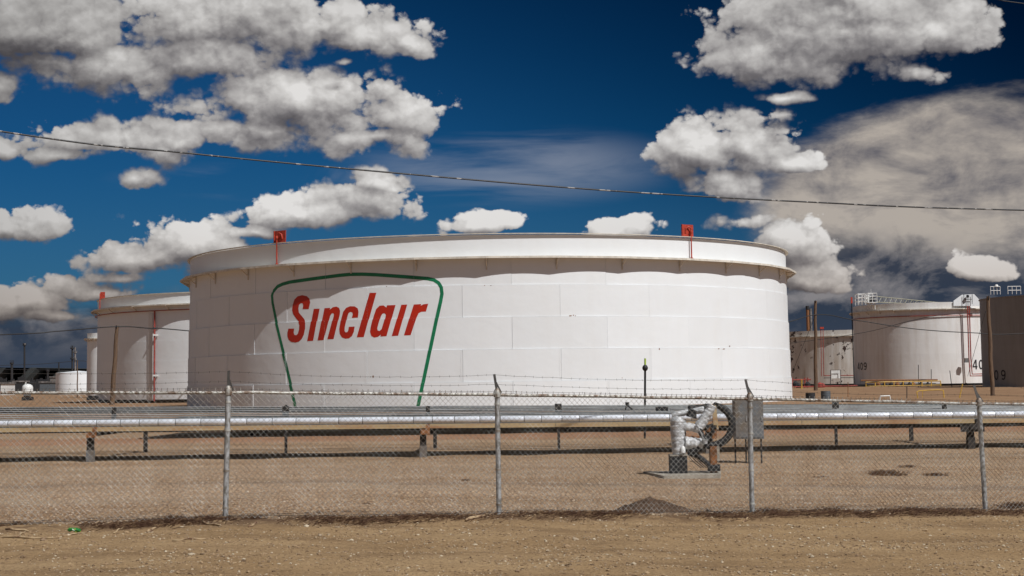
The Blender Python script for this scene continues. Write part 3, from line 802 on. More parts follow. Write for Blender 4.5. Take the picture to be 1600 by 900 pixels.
t2bx = W(172, 600, 310).x; t2bh = (607 - 520) / FPX * 300 + 2
shell_tank('storage_tank', 'pale tank glimpsed at the far left edge behind the red-piped tank', t2bx, 312, 5.0, [2.6, 2.6, 2.6, t2bh - .42 - 7.8], 'white', (0.6, 0.2), 1.0, 64)
sx = W(114, 600, 460).x
t, zb_, zt_ = shell_tank('storage_tank', 'small bright white far-off tank with a shallow cone roof', sx, 465, 6.3, [3.2, 3.2], 'white', None, 0, 64, False)
ring_part('cone_roof', 'white', t, [(6.35, 6.4), (0.05, 7.0), (0.05, 6.9), (6.3, 6.35)], 64)

# right side tanks
cxT, dT, RT = W(1466, 600, 305).x, 312.0, 14.3
h9 = (587 - 474) / FPX * 300 + 2
t9, zb9, _ = shell_tank('storage_tank', 'white tank numbered 409 with a stair tower and beige walkway on top', cxT, dT, RT, [1.9] * 6 + [h9 - .42 - 11.4], 'white2', (0.65, 0.18), 1.2, 112)
ring_part('ring_pipe', 'redpipe', t9, [(RT + .25, h9 - 2.6), (RT + .25, h9 - 2.45), (RT + .12, h9 - 2.45), (RT + .12, h9 - 2.6)], 96)
t3x = W(1345, 600, 370).x
h3 = (589 - 516) / FPX * 350 + 2
t3, zb3, _ = shell_tank('storage_tank', 'rust-spotted white tank between the huge tank and the numbered tank', t3x, 373, 22.5, [2.4, 2.4, 2.4, h3 - .42 - 7.2], 'rusty_white', (0.6, 0.2), 1.2, 112)
tdx, tdR = W(1714, 600, 250).x, 16.0
hd = (585 - 461) / FPX * 243 + 2
td, zbd, _ = shell_tank('storage_tank', 'dark grey tank cut off by the right edge with numbers behind a wooden pole', tdx, 255, tdR, [2.2] * 6 + [hd - 13.2], 'grey_tank', None, 0, 112, False)
ring_part('top_angle', 'grey_tank', td, [(tdR + .08, hd - .15), (tdR + .08, hd), (tdR - .1, hd), (tdR - .1, hd - .15)], 112)

# numerals wrapped on the shells
DIG = {'4': [[(0.62, 0), (0.62, 1), (0.42, 1), (0, 0.36), (0, 0.22), (0.42, 0.22), (0.42, 0)], 'x', [(0.42, 0.36), (0.17, 0.36), (0.42, 0.74)]],
       '0': 'ring', '9': 'nine'}
def numeral(t, R, ch, psi, z, h, wd):
    mb = MB()
    def P(x, y, o_=0.03):
        a = psi + x * wd / R
        return ((R + o_) * sin(a), -(R + o_) * cos(a), z + y * h)
    def stroke(pts, wdt, closed=False):
        L_ = []
        n = len(pts)
        for i, p in enumerate(pts):
            a = Vector(pts[(i - 1) % n] if closed or i else p).to_2d(); b = Vector(pts[(i + 1) % n] if closed or i < n - 1 else p).to_2d()
            tt = b - a; tt = Vector((tt.x * wd, tt.y * h)).normalized(); nn = Vector((-tt.y / wd, tt.x / h)) * wdt * h / 2
            L_.append((Vector(p) + nn, Vector(p) - nn))
        b0 = len(mb.v)
        for a, b in L_: mb.v += [P(a.x, a.y), P(b.x, b.y)]
        for i in range(n if closed else n - 1):
            j = (i + 1) % n
            mb.f.append([b0 + 2 * i, b0 + 2 * i + 1, b0 + 2 * j + 1, b0 + 2 * j])
    if ch == '4':
        stroke([(0.68, 0), (0.68, 1.0)], 0.16); stroke([(0.62, 0.97), (0.05, 0.30)], 0.13); stroke([(0.0, 0.27), (0.95, 0.27)], 0.13)
    elif ch == '0':
        stroke([(0.5 + 0.38 * cos(a), 0.5 + (0.43) * sin(a)) for a in [2 * pi * i / 20 for i in range(20)]], 0.15, True)
    elif ch == '9':
        stroke([(0.5 + 0.36 * cos(a), 0.69 + 0.25 * sin(a)) for a in [2 * pi * i / 16 for i in range(16)]], 0.15, True)
        stroke([(0.86, 0.69), (0.84, 0.4), (0.74, 0.16), (0.5, 0.07), (0.2, 0.14)], 0.15)
    o = mb.build('numeral', 'black', t)
    return o
def psi_of(t, R, px):
    p = shell_pt(t, R, px, 0); return atan2(p.x - t.location.x, -(p.y - t.location.y))
def zpx(t, py, d, u=0):           # height over the thing's base of a pixel row near column u
    return W(u, py, d).z - t.location.z
def num(t, R, txt, px0s, py1, py0, d, wd):
    for ch, px in zip(txt, px0s):
        z0_ = zpx(t, py1, d, px); z1_ = zpx(t, py0, d, px)
        numeral(t, R, ch, psi_of(t, R, px), z0_, z1_ - z0_, wd)
num(t9, RT, '409', (1341.2, 1345.3, 1350.5), 578, 566, 302, 1.15)
num(t9, RT, '409', (1521, 1530.5, 1539), 577, 562, 299, 1.15)
num(td, tdR, '409', (1549.2, 1554.3, 1564.5), 594, 578, 246, 1.25)

# furniture of the numbered tank
def at9(px, z): return shell_pt(t9, RT, px, zb9 + z, 0.05)
ztop = zb9 + h9
pl = empty('access_platform', at9(1352, h9), 'white railed platform with stair on the left end of the numbered tank rim', 'platform')
pc = at9(1352, h9)
def railbox(par, x0, x1, y0, y1, z0, z1, m='railwhite', rails=3, posts=3, r=0.07):
    n_ = 0
    for k in range(rails):
        zz = z0 + (z1 - z0) * (k + 1) / rails
        part(MB().tube([(x0, y0, zz), (x1, y0, zz), (x1, y1, zz), (x0, y1, zz), (x0, y0, zz)], r, 5), 'rail', m, par)
    for k in range(posts):
        xx = x0 + (x1 - x0) * k / (posts - 1)
        for yy in (y0, y1):
            part(MB().tube([(xx, yy, z0), (xx, yy, z1)], r, 5), 'post', m, par)
x0_ = W(1338.5, 460, 303).x; x1_ = W(1350, 460, 303).x; x2_ = W(1354, 460, 303).x; x3_ = W(1368, 460, 303).x
railbox(pl, x0_, x1_, 302, 304.5, ztop - 0.1, ztop + 2.0)
railbox(pl, x2_, x3_, 302, 305, ztop + 0.4, ztop + 2.1)
part(MB().box(x2_ - .1, x3_ + .1, 301.9, 305, ztop + 0.25, ztop + 0.4), 'deck', 'railwhite', pl)
for xx in (x2_ + .2, (x2_ + x3_) / 2, x3_ - .2):
    part(MB().tube([(xx, 303, ztop - 1.0), (xx, 303, ztop + 0.3)], 0.09, 5), 'leg', 'railwhite', pl)
part(MB().tube([(x1_ - .4, 302.3, ztop + 1.9), (x2_ + .4, 302.3, ztop - 0.2)], 0.08, 5), 'brace', 'railwhite', pl)
part(MB().quadbox(((x2_ + x3_) / 2 + 0.2, 303.5, ztop + 0.9), (0.5, 0, 0), (0, 0.4, 0), (0, 0, 0.45)), 'gauge_box', 'soot', pl)
part(MB().quadbox(((x2_ + x3_) / 2 - 0.6, 303.5, ztop + 1.1), (0.35, 0, 0), (0, 0.3, 0), (0, 0, 0.7)), 'equipment_box', 'railwhite', pl)
part(MB().tube([((x2_ + x3_) / 2, 303, ztop + 2.0), ((x2_ + x3_) / 2, 303, ztop + 3.0)], 0.04, 5), 'antenna', 'railwhite', pl)
# ladder mast on the left edge
lm = empty('pipe_riser', at9(1336, 0), 'thin dark riser standing at the left edge of the numbered tank', 'pipe')
px_ = W(1331.5, 500, 306).x
part(MB().tube([(px_, 306, zb9), (px_, 306, ztop + 0.5)], 0.10, 6), 'riser', 'soot', lm)
part(MB().quadbox((px_, 305.9, ztop + 1.0), (0.16, 0, 0), (0, 0.1, 0), (0, 0, 0.6)), 'red_head', 'redlead', lm)
# rolling ladder / truss walkway
tr = empty('truss_walkway', W(1400, 478, 310), 'beige lattice walkway sloping across the top of the numbered tank', 'walkway')
A = W(1369, 463, 306); B = W(1470, 473, 330); A2 = W(1369, 472, 306); B2 = W(1470, 477, 330)
part(MB().tube([A, B], 0.09, 5), 'upper_chord', 'beige', tr); part(MB().tube([A2, B2], 0.09, 5), 'lower_chord', 'beige', tr)
for i in range(13):
    a = A.lerp(B, i / 13); b = A2.lerp(B2, (i + 0.5) / 13); c = A.lerp(B, (i + 1) / 13)
    part(MB().tube([a, b, c], 0.05, 4), 'lattice_bar', 'beige', tr)
# gable shield
gs = empty('gable_shield', at9(1511, h9), 'white house-shaped shield plate with black gauge frame on the numbered tank rim', 'shield plate')
outl = [(1490, 478), (1490, 470), (1503, 460.5), (1522, 459.5), (1531, 469), (1532, 478)]
mb = MB()
f_ = [W(x, y, 297.5) for x, y in outl]; mb.v = f_ + [p + Vector((0, 0.12, 0)) for p in f_]
n_ = len(f_); mb.f = [list(range(n_)), list(range(n_, 2 * n_))[::-1]] + [[i, (i + 1) % n_, n_ + (i + 1) % n_, n_ + i][::-1] for i in range(n_)]
part(mb, 'plate', 'white', gs)
for (a, b) in (((1506, 460), (1506, 475)), ((1519, 460), (1519, 475)), ((1506, 467.5), (1519, 467.5)), ((1512.5, 461), (1512.5, 478))):
    part(MB().tube([W(*a, 297.2), W(*b, 297.2)], 0.06, 5), 'frame_bar', 'soot', gs)
part(MB().lathe([(0, -.3), (.28, -.2), (.28, .2), (0, .3)], 10, W(1512, 463, 297.0)), 'gauge_head', 'soot', gs, True)
rp = empty('double_riser', at9(1515, 0), 'pair of dark red riser pipes running down the numbered tank and turning right', 'pipe')
for dx, bz in ((0, 587.5), (3, 584.5)):
    part(MB().tube([W(1511.5 + dx, 478, 297), W(1514 + dx, 560, 297), W(1516 + dx, bz, 297), W(1542, bz - 0.4, 297)], 0.11, 6), 'pipe', 'redpipe', rp, True)
part(MB().quadbox(W(1510.5, 563, 296.6), (0.36, 0, 0), (0, .25, 0), (0, 0, 0.42)), 'junction_box', 'cab', rp)
for x, yt in ((1435, 570), (1455, 576), (1483, 580), (1486, 600)):
    pass
for x, yt, yb, lb in ((1435, 570, 603, 'tallest thin dark stake in front of the numbered tank'), (1455, 577, 603, 'middle thin dark stake in front of the numbered tank'), (1484, 579, 601, 'leaning thin dark stake in front of the numbered tank')):
    b = W(x + (3 if x == 1484 else 0), yb, 270); b.z = gz(b.x, 270, False)
    s = empty('stake', b, lb, 'stake', 'stakes before the numbered tank')
    part(MB().tube([b, W(x, yt, 270)], 0.06, 5), 'rod', 'soot', s)
# railings on dark tank
for (xa, xb, lb) in ((1548, 1563, 'white railing with a cap lamp on the left top of the dark tank'), (1575, 1595, 'white railing further right on top of the dark tank')):
    a = W(xa, 461, 240); b = W(xb, 460, 240)
    rl = empty('top_railing', a, lb, 'railing', 'railings on the dark tank')
    zt = zbd + hd
    for zz in (0.5, 1.1):
        part(MB().tube([(a.x, 240, zt + zz), (b.x, 240, zt + zz)], 0.05, 5), 'rail', 'railwhite', rl)
    for i in range(4):
        x = a.x + (b.x - a.x) * i / 3
        part(MB().tube([(x, 240, zt - .1), (x, 240, zt + 1.15)], 0.05, 5), 'post', 'railwhite', rl)
    if xa == 1548:
        part(MB().lathe([(0, .35), (.2, .3), (.35, 0), (0.0, -.02)], 10, ((a.x + b.x) / 2 + .2, 240, zt + 1.1)), 'cap', 'railwhite', rl, True)

# rust tank furniture
r3 = empty('double_riser', shell_pt(t3, 22.5, 1283, zb3, .3), 'pair of thin red riser pipes with a red head on the rust-spotted tank', 'pipe')
for x in (1282.5, 1286):
    part(MB().tube([W(x, 514, 347), W(x + 1.2, 588, 347)], 0.08, 6), 'pipe', 'redpipe', r3)
part(MB().quadbox(W(1284, 512.5, 347), (0.42, 0, 0), (0, .2, 0), (0, 0, 0.22)), 'foam_head', 'redlead', r3)
part(MB().tube([W(1287, 587, 347), W(1338, 586.5, 345)], 0.09, 6), 'low_pipe', 'redpipe', r3)
part(MB().tube([W(1287, 590.5, 347), W(1338, 590, 345)], 0.07, 6), 'low_pipe', 'soot', r3)
dr = empty('steel_doorframe', W(1304, 600, 342), 'black pipe frame round a clean white patch on the rust-spotted tank', 'frame')
part(MB().tube([W(1297.5, 604, 342), W(1297.5, 578, 342), W(1313.5, 578, 342), W(1314, 604, 342)], 0.08, 6), 'frame_pipe', 'soot', dr)
part(MB().quadbox(W(1305.7, 585, 342.6), (0.95, 0, 0), (0, .05, 0), (0, 0, 0.85)), 'white_panel', 'railwhite', dr)
jl = empty('gauge_pipe', W(1332, 600, 344), 'thin gauge pipe near the right edge of the rust-spotted tank', 'pipe')
part(MB().tube([W(1332, 525, 346), W(1334, 600, 346)], 0.05, 5), 'rod', 'soot', jl)

# stack behind
st = empty('chimney_stack', (W(1264, 600, 420).x, 420, gz(140, 420, False)), 'rust-stained twin chimney stack rising behind the rust-spotted tank', 'chimney')
a = W(1261.5, 478, 420); b = W(1266, 482, 421)
part(MB().tube([(a.x, 420, 0), (a.x, 420, a.z)], 0.42, 10), 'flue', 'rust', st, True)
part(MB().tube([(b.x, 421, 0), (b.x, 421, b.z)], 0.42, 10), 'flue', 'stack', st, True)
part(MB().tube([(a.x, 420, a.z - 1.0), (a.x, 420, a.z)], 0.5, 10), 'cap', 'soot', st, True)

# ------------------------------------------------------------------ things on the ground right of the big tank
def hoop(name, label, pts, d, m, r=0.05, cat='barrier'):
    P = [W(x, y, d) for x, y in pts]
    b = P[0].copy(); b.z = gz(b.x, d, False)
    t = empty(name, b, label, cat)
    P[0].z = gz(P[0].x, d, False) - 0.03; P[-1].z = gz(P[-1].x, d, False) - 0.03
    part(MB().tube(P, r, 7), 'bent_pipe', m, t, True)
    return t
h_ = hoop('pipe_barrier', 'yellow bent pipe hoop barrier on the dirt at right', [(1434, 622), (1432.5, 612.5), (1437, 610.5), (1466, 609), (1474, 610), (1475, 621)], 140, 'yellow', 0.055)
part(MB().tube([W(1441.5, 610, 140), W(1441.5, 621, 140)], 0.03, 5), 'mid_post', 'yellow', h_)
hoop('pipe_barrier', 'low white bent pipe hoop on the dirt by the pipe rack', [(1374, 625), (1376, 619), (1390, 618.5), (1392, 624)], 125, 'railwhite', 0.06)
yb = empty('guard_rail', W(1410, 604, 200), 'long yellow guard rail with pipes behind it in front of the numbered tank', 'guard rail')
for k in range(9):
    x = 1353 + k * 14.6
    part(MB().tube([W(x, 596.5 - k * 0.02, 245), W(x, 604.3, 245)], 0.09, 5), 'post', 'yellow', yb)
part(MB().tube([W(1353, 597.3, 245), W(1470, 595.3, 245)], 0.09, 5), 'rail', 'yellow', yb)
part(MB().tube([W(1353, 603.6, 245), W(1470, 601.5, 245)], 0.07, 5), 'rail', 'yellow', yb)
part(MB().tube([W(1345, 594.5, 246), W(1465, 593.5, 246)], 0.12, 6), 'backing_pipe', 'rust', yb)
vp = empty('valve_manifold', W(1410, 603, 250), 'dark clustered valves and pipes behind the yellow guard rail', 'valves')
random.seed(5)
for k in range(9):
    x = 1372 + k * 9.5 + random.uniform(-2, 2)
    part(MB().lathe([(0, -.35), (.3, -.25), (.35, .1), (.12, .3), (0.1, .55)], 8, W(x, 600.5, 250)), 'valve', 'soot' if k % 3 else 'rust', vp, True)
part(MB().tube([W(1366, 601.8, 251), W(1462, 600.4, 251)], 0.18, 8), 'header_pipe', 'soot', vp, True)
rr_ = empty('red_pipework', W(1255, 600, 290), 'red pipe rails and dark valves at the foot of the rust-spotted tank', 'pipework')
part(MB().tube([W(1236, 593.5, 300), W(1267, 593, 300)], 0.13, 6), 'rail', 'redpipe', rr_)
for x in (1238, 1257.5, 1262):
    part(MB().tube([W(x, 590, 300), W(x, 606, 300)], 0.11, 6), 'post', 'redpipe', rr_)
for x, y in ((1243, 600), (1248, 603), (1262, 601), (1281, 602), (1285, 603)):
    part(MB().lathe([(0, -.5), (.5, -.4), (.55, .2), (.2, .5), (0, .6)], 8, W(x, y, 298)), 'valve', 'redpipe' if x > 1270 else 'soot', rr_, True)
part(MB().tube([W(1240, 604.5, 297), W(1340, 602.5, 297)], 0.12, 6), 'low_pipe', 'redpipe', rr_)
yp = empty('bollard', W(1252, 608, 200), 'yellow post standing right beside the huge tank', 'post')
part(MB().tube([W(1252.5, 593, 235), W(1252.5, 607.5, 235)], 0.11, 8), 'post', 'yellow', yp, True)
def drum(label, x0, x1, y0, y1, d, m):
    a = W((x0 + x1) / 2, y1, d); hh = W(x0, y0, d).z - a.z; r = (x1 - x0) / 2 / FPX * d
    t = empty('drum', a, label, 'drum')
    part(MB().lathe([(0, 0), (r, 0), (r, hh * .3), (r * 1.04, hh * .33), (r, hh * .36), (r, hh * .64), (r * 1.04, hh * .67), (r, hh * .7), (r, hh), (r * .9, hh), (r * .9, hh * .96), (0, hh * .96)], 18, a), 'barrel', m, t, True, angle=30)
drum('upright blue-grey drum beyond the pipe rack', 1283, 1298, 611, 628, 105, 'tyre')
drum('squat dark drum left of the blue-grey drum', 1259, 1274, 614, 628, 105, 'soot')
for x, y0, y1, d, m, lb in ((1325, 597, 620, 150, 'rust', 'thin rusty stake on the dirt before the numbered tank'), (1417, 604, 622, 140, 'soot', 'thin dark stake on the dirt left of the yellow hoop')):
    a = W(x, y1, d)
    t = empty('stake', a, lb, 'stake')
    part(MB().tube([a, W(x, y0, d)], 0.04, 5), 'rod', m, t)
a = W(1499, 622, 130); t = empty('stake', a, 'slanting pale yellow stake right of the yellow hoop', 'stake')
part(MB().tube([a, W(1504, 600, 130)], 0.045, 5), 'rod', 'yellow', t)

# ------------------------------------------------------------------ utility poles and cables
def pole(label, px0, py0, px1, py1, d, r0, r1, arm=False):
    b = W(px1, py1, d); b.z = gz(b.x, d, False) - 0.05; tp = W(px0, py0, d)
    t = empty('utility_pole', b, label, 'utility pole')
    pts = [b.lerp(tp, i / 8) + Vector((0.04 * sin(i * 1.7), 0, 0)) for i in range(9)]
    part(MB().tube(pts, [r0 + (r1 - r0) * i / 8 for i in range(9)], 12), 'shaft', 'wood', t, True, angle=50)
    part(MB().tube([tp + Vector((0, -.15, -.35)), tp + Vector((0, -.25, -.2)), tp + Vector((0, -.25, .05))], 0.05, 6), 'insulator', 'soot', t)
    return tp, b
pA, bA = pole('leaning wooden pole in front of the tank with the red riser', 183, 509, 175, 629, 180, 0.30, 0.20)
pB, bB = pole('slim wooden pole just right of the huge tank', 1274, 470, 1274.5, 609, 235, 0.30, 0.2)
pC, bC = pole('thick rusty-brown pole in front of the dark grey tank', 1543.5, 463, 1551, 617, 150, 0.21, 0.16)
pD, bD = pole('thin distant pole before the small bright white tank', 121, 563, 121, 611, 330, 0.14, 0.10)
def cable(label, pts, r, m, ext=None, n=48):
    """smooth cable through measured points"""
    P = [Vector(p) for p in pts]
    out_ = []
    for i in range(len(P) - 1):
        p0 = P[max(i - 1, 0)]; p1 = P[i]; p2 = P[i + 1]; p3 = P[min(i + 2, len(P) - 1)]
        for k in range(n // (len(P) - 1) + 1):
            t = k / (n // (len(P) - 1) + 1)
            out_.append(0.5 * ((2 * p1) + (p2 - p0) * t + (2 * p0 - 5 * p1 + 4 * p2 - p3) * t * t + (3 * p1 - p0 - 3 * p2 + p3) * t ** 3))
    out_.append(P[-1])
    o = MB().tube(out_, r, 6).build('overhead_cable', m, smooth=True)
    tag(o, label, 'cable')
    return o
cable('twisted dark cable crossing the whole sky above the huge tank', [W(-1100, 20, 24), W(0, 205, 30), W(300, 240, 31.5), (W(620, 270.5, 33)), W(940, 297, 34.5), W(1270, 316, 36), W(1600, 328.5, 38), W(2600, 350, 42)], 0.017, 'cable', n=96)
cable('short dark cable across the top right corner of the sky', [W(1400, -30, 40), W(1552, -2, 40), W(1610, 7, 40), W(2000, 60, 42)], 0.014, 'cable2')
cable('dark cable strung between the leaning pole and the slim pole', [W(-500, 540, 170), W(0, 523, 176), W(90, 517.5, 178), pA + Vector((0, -.2, -.1)), W(240, 513.5, 183), W(296, 517, 186), W(760, 560, 208), W(1180, 512, 228), pB + Vector((0, -.2, -2.1)), W(1335, 500, 238), W(1430, 514, 240), W(1520, 520, 242), W(1600, 521, 244), W(1900, 500, 250)], 0.065, 'cable2', n=110)
cable('thin cable rising past the numbered tank', [W(1236, 536, 290), W(1290, 529, 290), W(1360, 517.5, 290), W(1420, 502, 288), W(1470, 492.5, 286), W(1534, 490, 284), W(1700, 495, 280)], 0.05, 'cable2')
cable('guy wire slanting from the slim pole to the dirt at left', [pB + Vector((0, 0, -2)), W(1238, 582, 240)], 0.03, 'cable2')
cable('guy wire slanting beside the numerals of the white tank', [W(1540, 486, 150), W(1512, 588, 152)], 0.018, 'cable2')
cable('distant thin power line over the refinery', [W(-100, 575, 330), W(0, 571, 330), W(60, 569, 330), W(121, 564, 330), W(136, 565, 330)], 0.05, 'cable2')
cable('second distant thin power line over the refinery', [W(-100, 577, 350), W(0, 577, 350), W(136, 579, 350)], 0.05, 'cable2')

# ------------------------------------------------------------------ refinery on the horizon at left
def tower(label, px, ytop, ybot, d, w_px, plats=(), m='soot', cap=None):
    b = W(px, ybot, d); b.z = -0.3; tp = W(px, ytop, d)
    r = w_px / 2 / FPX * d
    t = empty('refinery_tower', b, label, 'refinery tower')
    part(MB().tube([b, tp], [r * 1.15, r], 10), 'column', m, t, True)
    for f, k in plats:
        c = b.lerp(tp, f)
        part(MB().tube([c, c + Vector((0, 0, r * 1.3))], r * k, 10), 'platform', m, t)
        for a in range(4):
            part(MB().tube([c + Vector((r * k * cos(a * 1.57), r * k * sin(a * 1.57), 0)), c + Vector((r * k * cos(a * 1.57), r * k * sin(a * 1.57), r * 3.4))], r * 0.22, 4), 'rail_post', m, t)
    if cap: part(MB().tube([tp - Vector((0, 0, r * 2)), tp + Vector((0, 0, r * .5))], r * 1.5, 10), 'cap', cap, t)
    return t
tower('tall slim far stack with a pale cap at left', 38.3, 537, 606, 900, 2.6, ((0.96, 2.0),), cap='stack')
tower('dark far column with two railed platforms left of the leaning pole', 113.0, 540, 606, 880, 2.6, ((0.93, 2.4), (0.7, 2.4)))
tower('companion far column just right of the two-platform column', 117.5, 543, 606, 890, 2.4, ((0.88, 2.2), (0.72, 2.0)), 'stack')
tower('short boxy far column at the extreme left', 18.5, 567, 606, 900, 3.6, ((0.96, 1.5),))
tower('short far column above the dark scrub', 74.5, 577, 606, 860, 3.0, ((0.9, 1.7), (0.55, 1.9)))
tower('thin plain far column left of the two-platform column', 92, 566, 606, 900, 2.0)
random.seed(11)
def shed(label, x0, x1, y0, d, m, roof=True):
    a = W(x0, 605, d); b = W(x1, y0, d)
    t = empty('refinery_building', ((a.x + b.x) / 2, d, -.25), label, 'building')
    part(MB().box(a.x, b.x, d, d + 8, -.3, b.z), 'wall', m, t)
    if roof: part(MB().box(a.x - .3, b.x + .3, d - .3, d + 8.3, b.z, b.z + .5), 'roof', 'stack', t)
shed('low pale refinery shed among dark equipment at far left', 1, 11, 600, 500, 'railwhite')
shed('dark grey far building beside the small bright tank', 62, 80, 598, 520, 'tyre')
shed('squat dark far building below the short column', 20, 34, 597, 560, 'soot')
shed('dim far building between the two tall stacks', 78, 82, 590, 620, 'cab')
a = W(43, 607, 440); t = empty('vessel', a, 'white rounded far vessel below the tall slim stack', 'vessel')
part(MB().lathe([(1.5, -1), (1.5, .3), (1.3, .8), (.8, 1.15), (0, 1.3)], 16, (a.x, 440, a.z)), 'shell', 'railwhite', t, True)
part(MB().tube([(a.x - .5, 440, a.z + 1.1), (a.x - .5, 440, a.z + 1.7)], .25, 8), 'neck', 'railwhite', t)
tl = MB()
for k in range(70):
    px = random.uniform(-10, 82); d = random.uniform(600, 760); hh = random.uniform(1, 5.2)
    b = W(px, 605, d)
    r = random.uniform(.25, 1.2)
    if k % 3: tl.box(b.x - r, b.x + r, d, d + r * 2, -.4, 1.2 + hh)
    else: tl.tube([(b.x, d, -.3), (b.x, d, 2 + hh)], r * .5, 6)
    if k % 4 == 0: tl.tube([(b.x, d, 1 + hh * .6), (b.x + random.uniform(6, 16), d, 1 + hh * .6)], .18, 5)
o = tl.build('refinery_plant', 'soot'); o['kind'] = 'stuff'; o['label'] = 'dark tangle of far refinery pipework on the horizon'
# small dark block at the foot of tank 2b and pale object by the fence line
a = W(143, 621, 190); t = empty('skid', a, 'low dark block lying on the dirt left of the leaning pole', 'block')
part(MB().box(a.x - .6, a.x + .6, 190, 191, a.z - .35, a.z + .1), 'body', 'soot', t)
a = W(43, 620, 150); t = empty('pump', a, 'small grey pump on the dirt below the far refinery', 'pump')
part(MB().tube([a + Vector((-.35, 0, .15)), a + Vector((.3, 0, .15))], .16, 10), 'motor', 'cab', t, True)
part(MB().box(a.x - .5, a.x + .5, 149.8, 150.3, a.z - .35, a.z - .02), 'footing', 'soot', t)

# ------------------------------------------------------------------ pipe racks
def zs(X): return -0.005 * X        # the lines fall gently to the right
def zrel(z): return EYE + z
SD = 38.5
# silver pipe: sections as parts
sil = empty('insulated_pipe', (0, SD, zrel(-0.915)), 'shiny silver jacketed pipeline with dark bands running the full width', 'pipeline')
random.seed(21)
x = -17.0
secm = {}
bandproto = None
while x < 17.5:
    Ln = random.choice((0.46, 0.50, 0.54, 0.58, 0.62, 0.42))
    skip = False
    if Ln not in secm:
        mbs = MB()
        prof = [(0.075, 0.0), (0.080, 0.010), (0.080, Ln - 0.028), (0.078, Ln - 0.014)]
        n = 20; b0 = 0
        for (r, s) in prof:
            for k in range(n): mbs.v.append((s, r * cos(2 * pi * k / n), r * sin(2 * pi * k / n)))
        for i in range(len(prof) - 1):
            for k in range(n):
                a = i * n + k; b = i * n + (k + 1) % n; mbs.f.append([a, a + n, b + n, b])
        secm[Ln] = mbs.build('jacket_section', 'jacket', sil, smooth=True, angle=35); q = secm[Ln]
    else:
        q = secm[Ln].copy(); C.objects.link(q); q.parent = sil
    q.location = (x, 0, zs(x)); q.rotation_euler = (random.uniform(0, 6.28), 0.005 + random.uniform(-.003, .003), 0)
    x += Ln
part(MB().tube([(-17, SD, zrel(-0.915) + zs(-17)), (17.5, SD, zrel(-0.915) + zs(17.5))], 0.070, 12), 'core_pipe', 'soot', sil, True)
# tan beam below
tb = MB()
def slant_box(mb, x0, x1, y0, y1, z0, z1):
    mb.quadbox(((x0 + x1) / 2, (y0 + y1) / 2, (z0 + z1) / 2 + zs((x0 + x1) / 2)), ((x1 - x0) / 2, 0, zs((x1 - x0) / 2)), (0, (y1 - y0) / 2, 0), (0, 0, (z1 - z0) / 2)); return mb
tt = empty('steel_channel', (0, SD, zrel(-1.1)), 'rusty tan steel channel beam right below the silver pipeline', 'beam')
xx = -17.0
while xx < 17.4:
    L_ = 6.0
    part(slant_box(MB(), xx, min(xx + L_ - 0.012, 17.5), SD - 0.05, SD - 0.03, zrel(-1.105), zrel(-1.012)), 'channel_web', 'tan', tt)
    part(slant_box(MB(), xx, min(xx + L_ - 0.012, 17.5), SD - 0.075, SD + 0.03, zrel(-1.117), zrel(-1.105)), 'channel_flange', 'tan', tt)
    xx += L_
PX0, PX1 = -19.0, 19.0
def gpipe(y, z, r, m, label, x0=PX0, x1=PX1, elbow=False, group='grey pipes on the near rack'):
    t = MB()
    pts = [(x0, y, z + zs(x0)), (x1, y, z + zs(x1))]
    if elbow:
        zb = gz(x0, y, False) - .1
        pts = [(x0, y, zb), (x0, y, z + zs(x0) - 3 * r), (x0 + .35 * r, y, z + zs(x0) - 1.3 * r), (x0 + 1.3 * r, y, z + zs(x0) - .3 * r), (x0 + 3 * r, y, z + zs(x0))] + [pts[1]]
    t.tube(pts, r, 12)
    o = t.build('pipe', m, smooth=True, angle=50)
    tag(o, label, 'pipe', group)
    return o
lbs = ['lowest front slim grey tube right above the silver pipeline', 'second slim tube up behind the silver pipeline', 'third slim tube up in the stepped row', 'middle slim tube of the stepped row of seven', 'fifth slim tube up in the stepped row', 'sixth slim tube, next to the topmost', 'topmost rear slim tube of the stepped row']
for k in range(7):
    H_ = 53 - 2.35 * k; Y_ = 39.0 + 0.8 * k; z_ = EYE - H_ * Y_ / FPX
    slp = -0.0063 - 0.001 * k
    t = MB().tube([(PX0, Y_, z_ + slp * PX0), (0, Y_, z_), (PX1, Y_, z_ + slp * PX1)], .015, 10)
    tag(t.build('pipe', 'tube', smooth=True, angle=50), lbs[k], 'pipe', 'slim tubes stepped above the near rack')
for k, y in enumerate((38.8, 39.03, 39.26, 39.49, 39.72, 39.95, 40.18, 40.41, 40.64, 40.87, 41.1, 41.33, 42.4, 43.5, 44.6)):  # unseen pipes added to cast the thick shadow under the near rack
    gpipe(y, zrel(-1.06 - .012 * (y - 38.8)), .105 if k < 12 else .14, 'darkpipe', 'added unseen thick dark pipe shading the ground behind the tan channel beam', group='added shading pipes behind the tan beam')
for i in range(36):  # hidden pipes packed close to throw the ground beneath into shadow
    gpipe(57.8 + i * 0.23, zrel(-1.42), 0.103, 'darkpipe', 'unseen dark pipe shading the ground in the dense far bundle, blind ends at left', x0=-13.6 + 0.02 * (i % 3), x1=27, group='unseen shading pipes of the dense far bundle')
for i, (y, H_) in enumerate(((57.2, 44), (61, 41.5), (65.5, 39))):
    z_ = EYE - H_ * y / FPX
    tag(MB().tube([(-27, y, z_ + .27), (0, y, z_), (27, y, z_ - .27)], .045, 10).build('pipe', 'pipe', smooth=True), ('nearest', 'middle', 'farthest')[i] + ' grey pipe running over the dense far bundle', 'pipe')
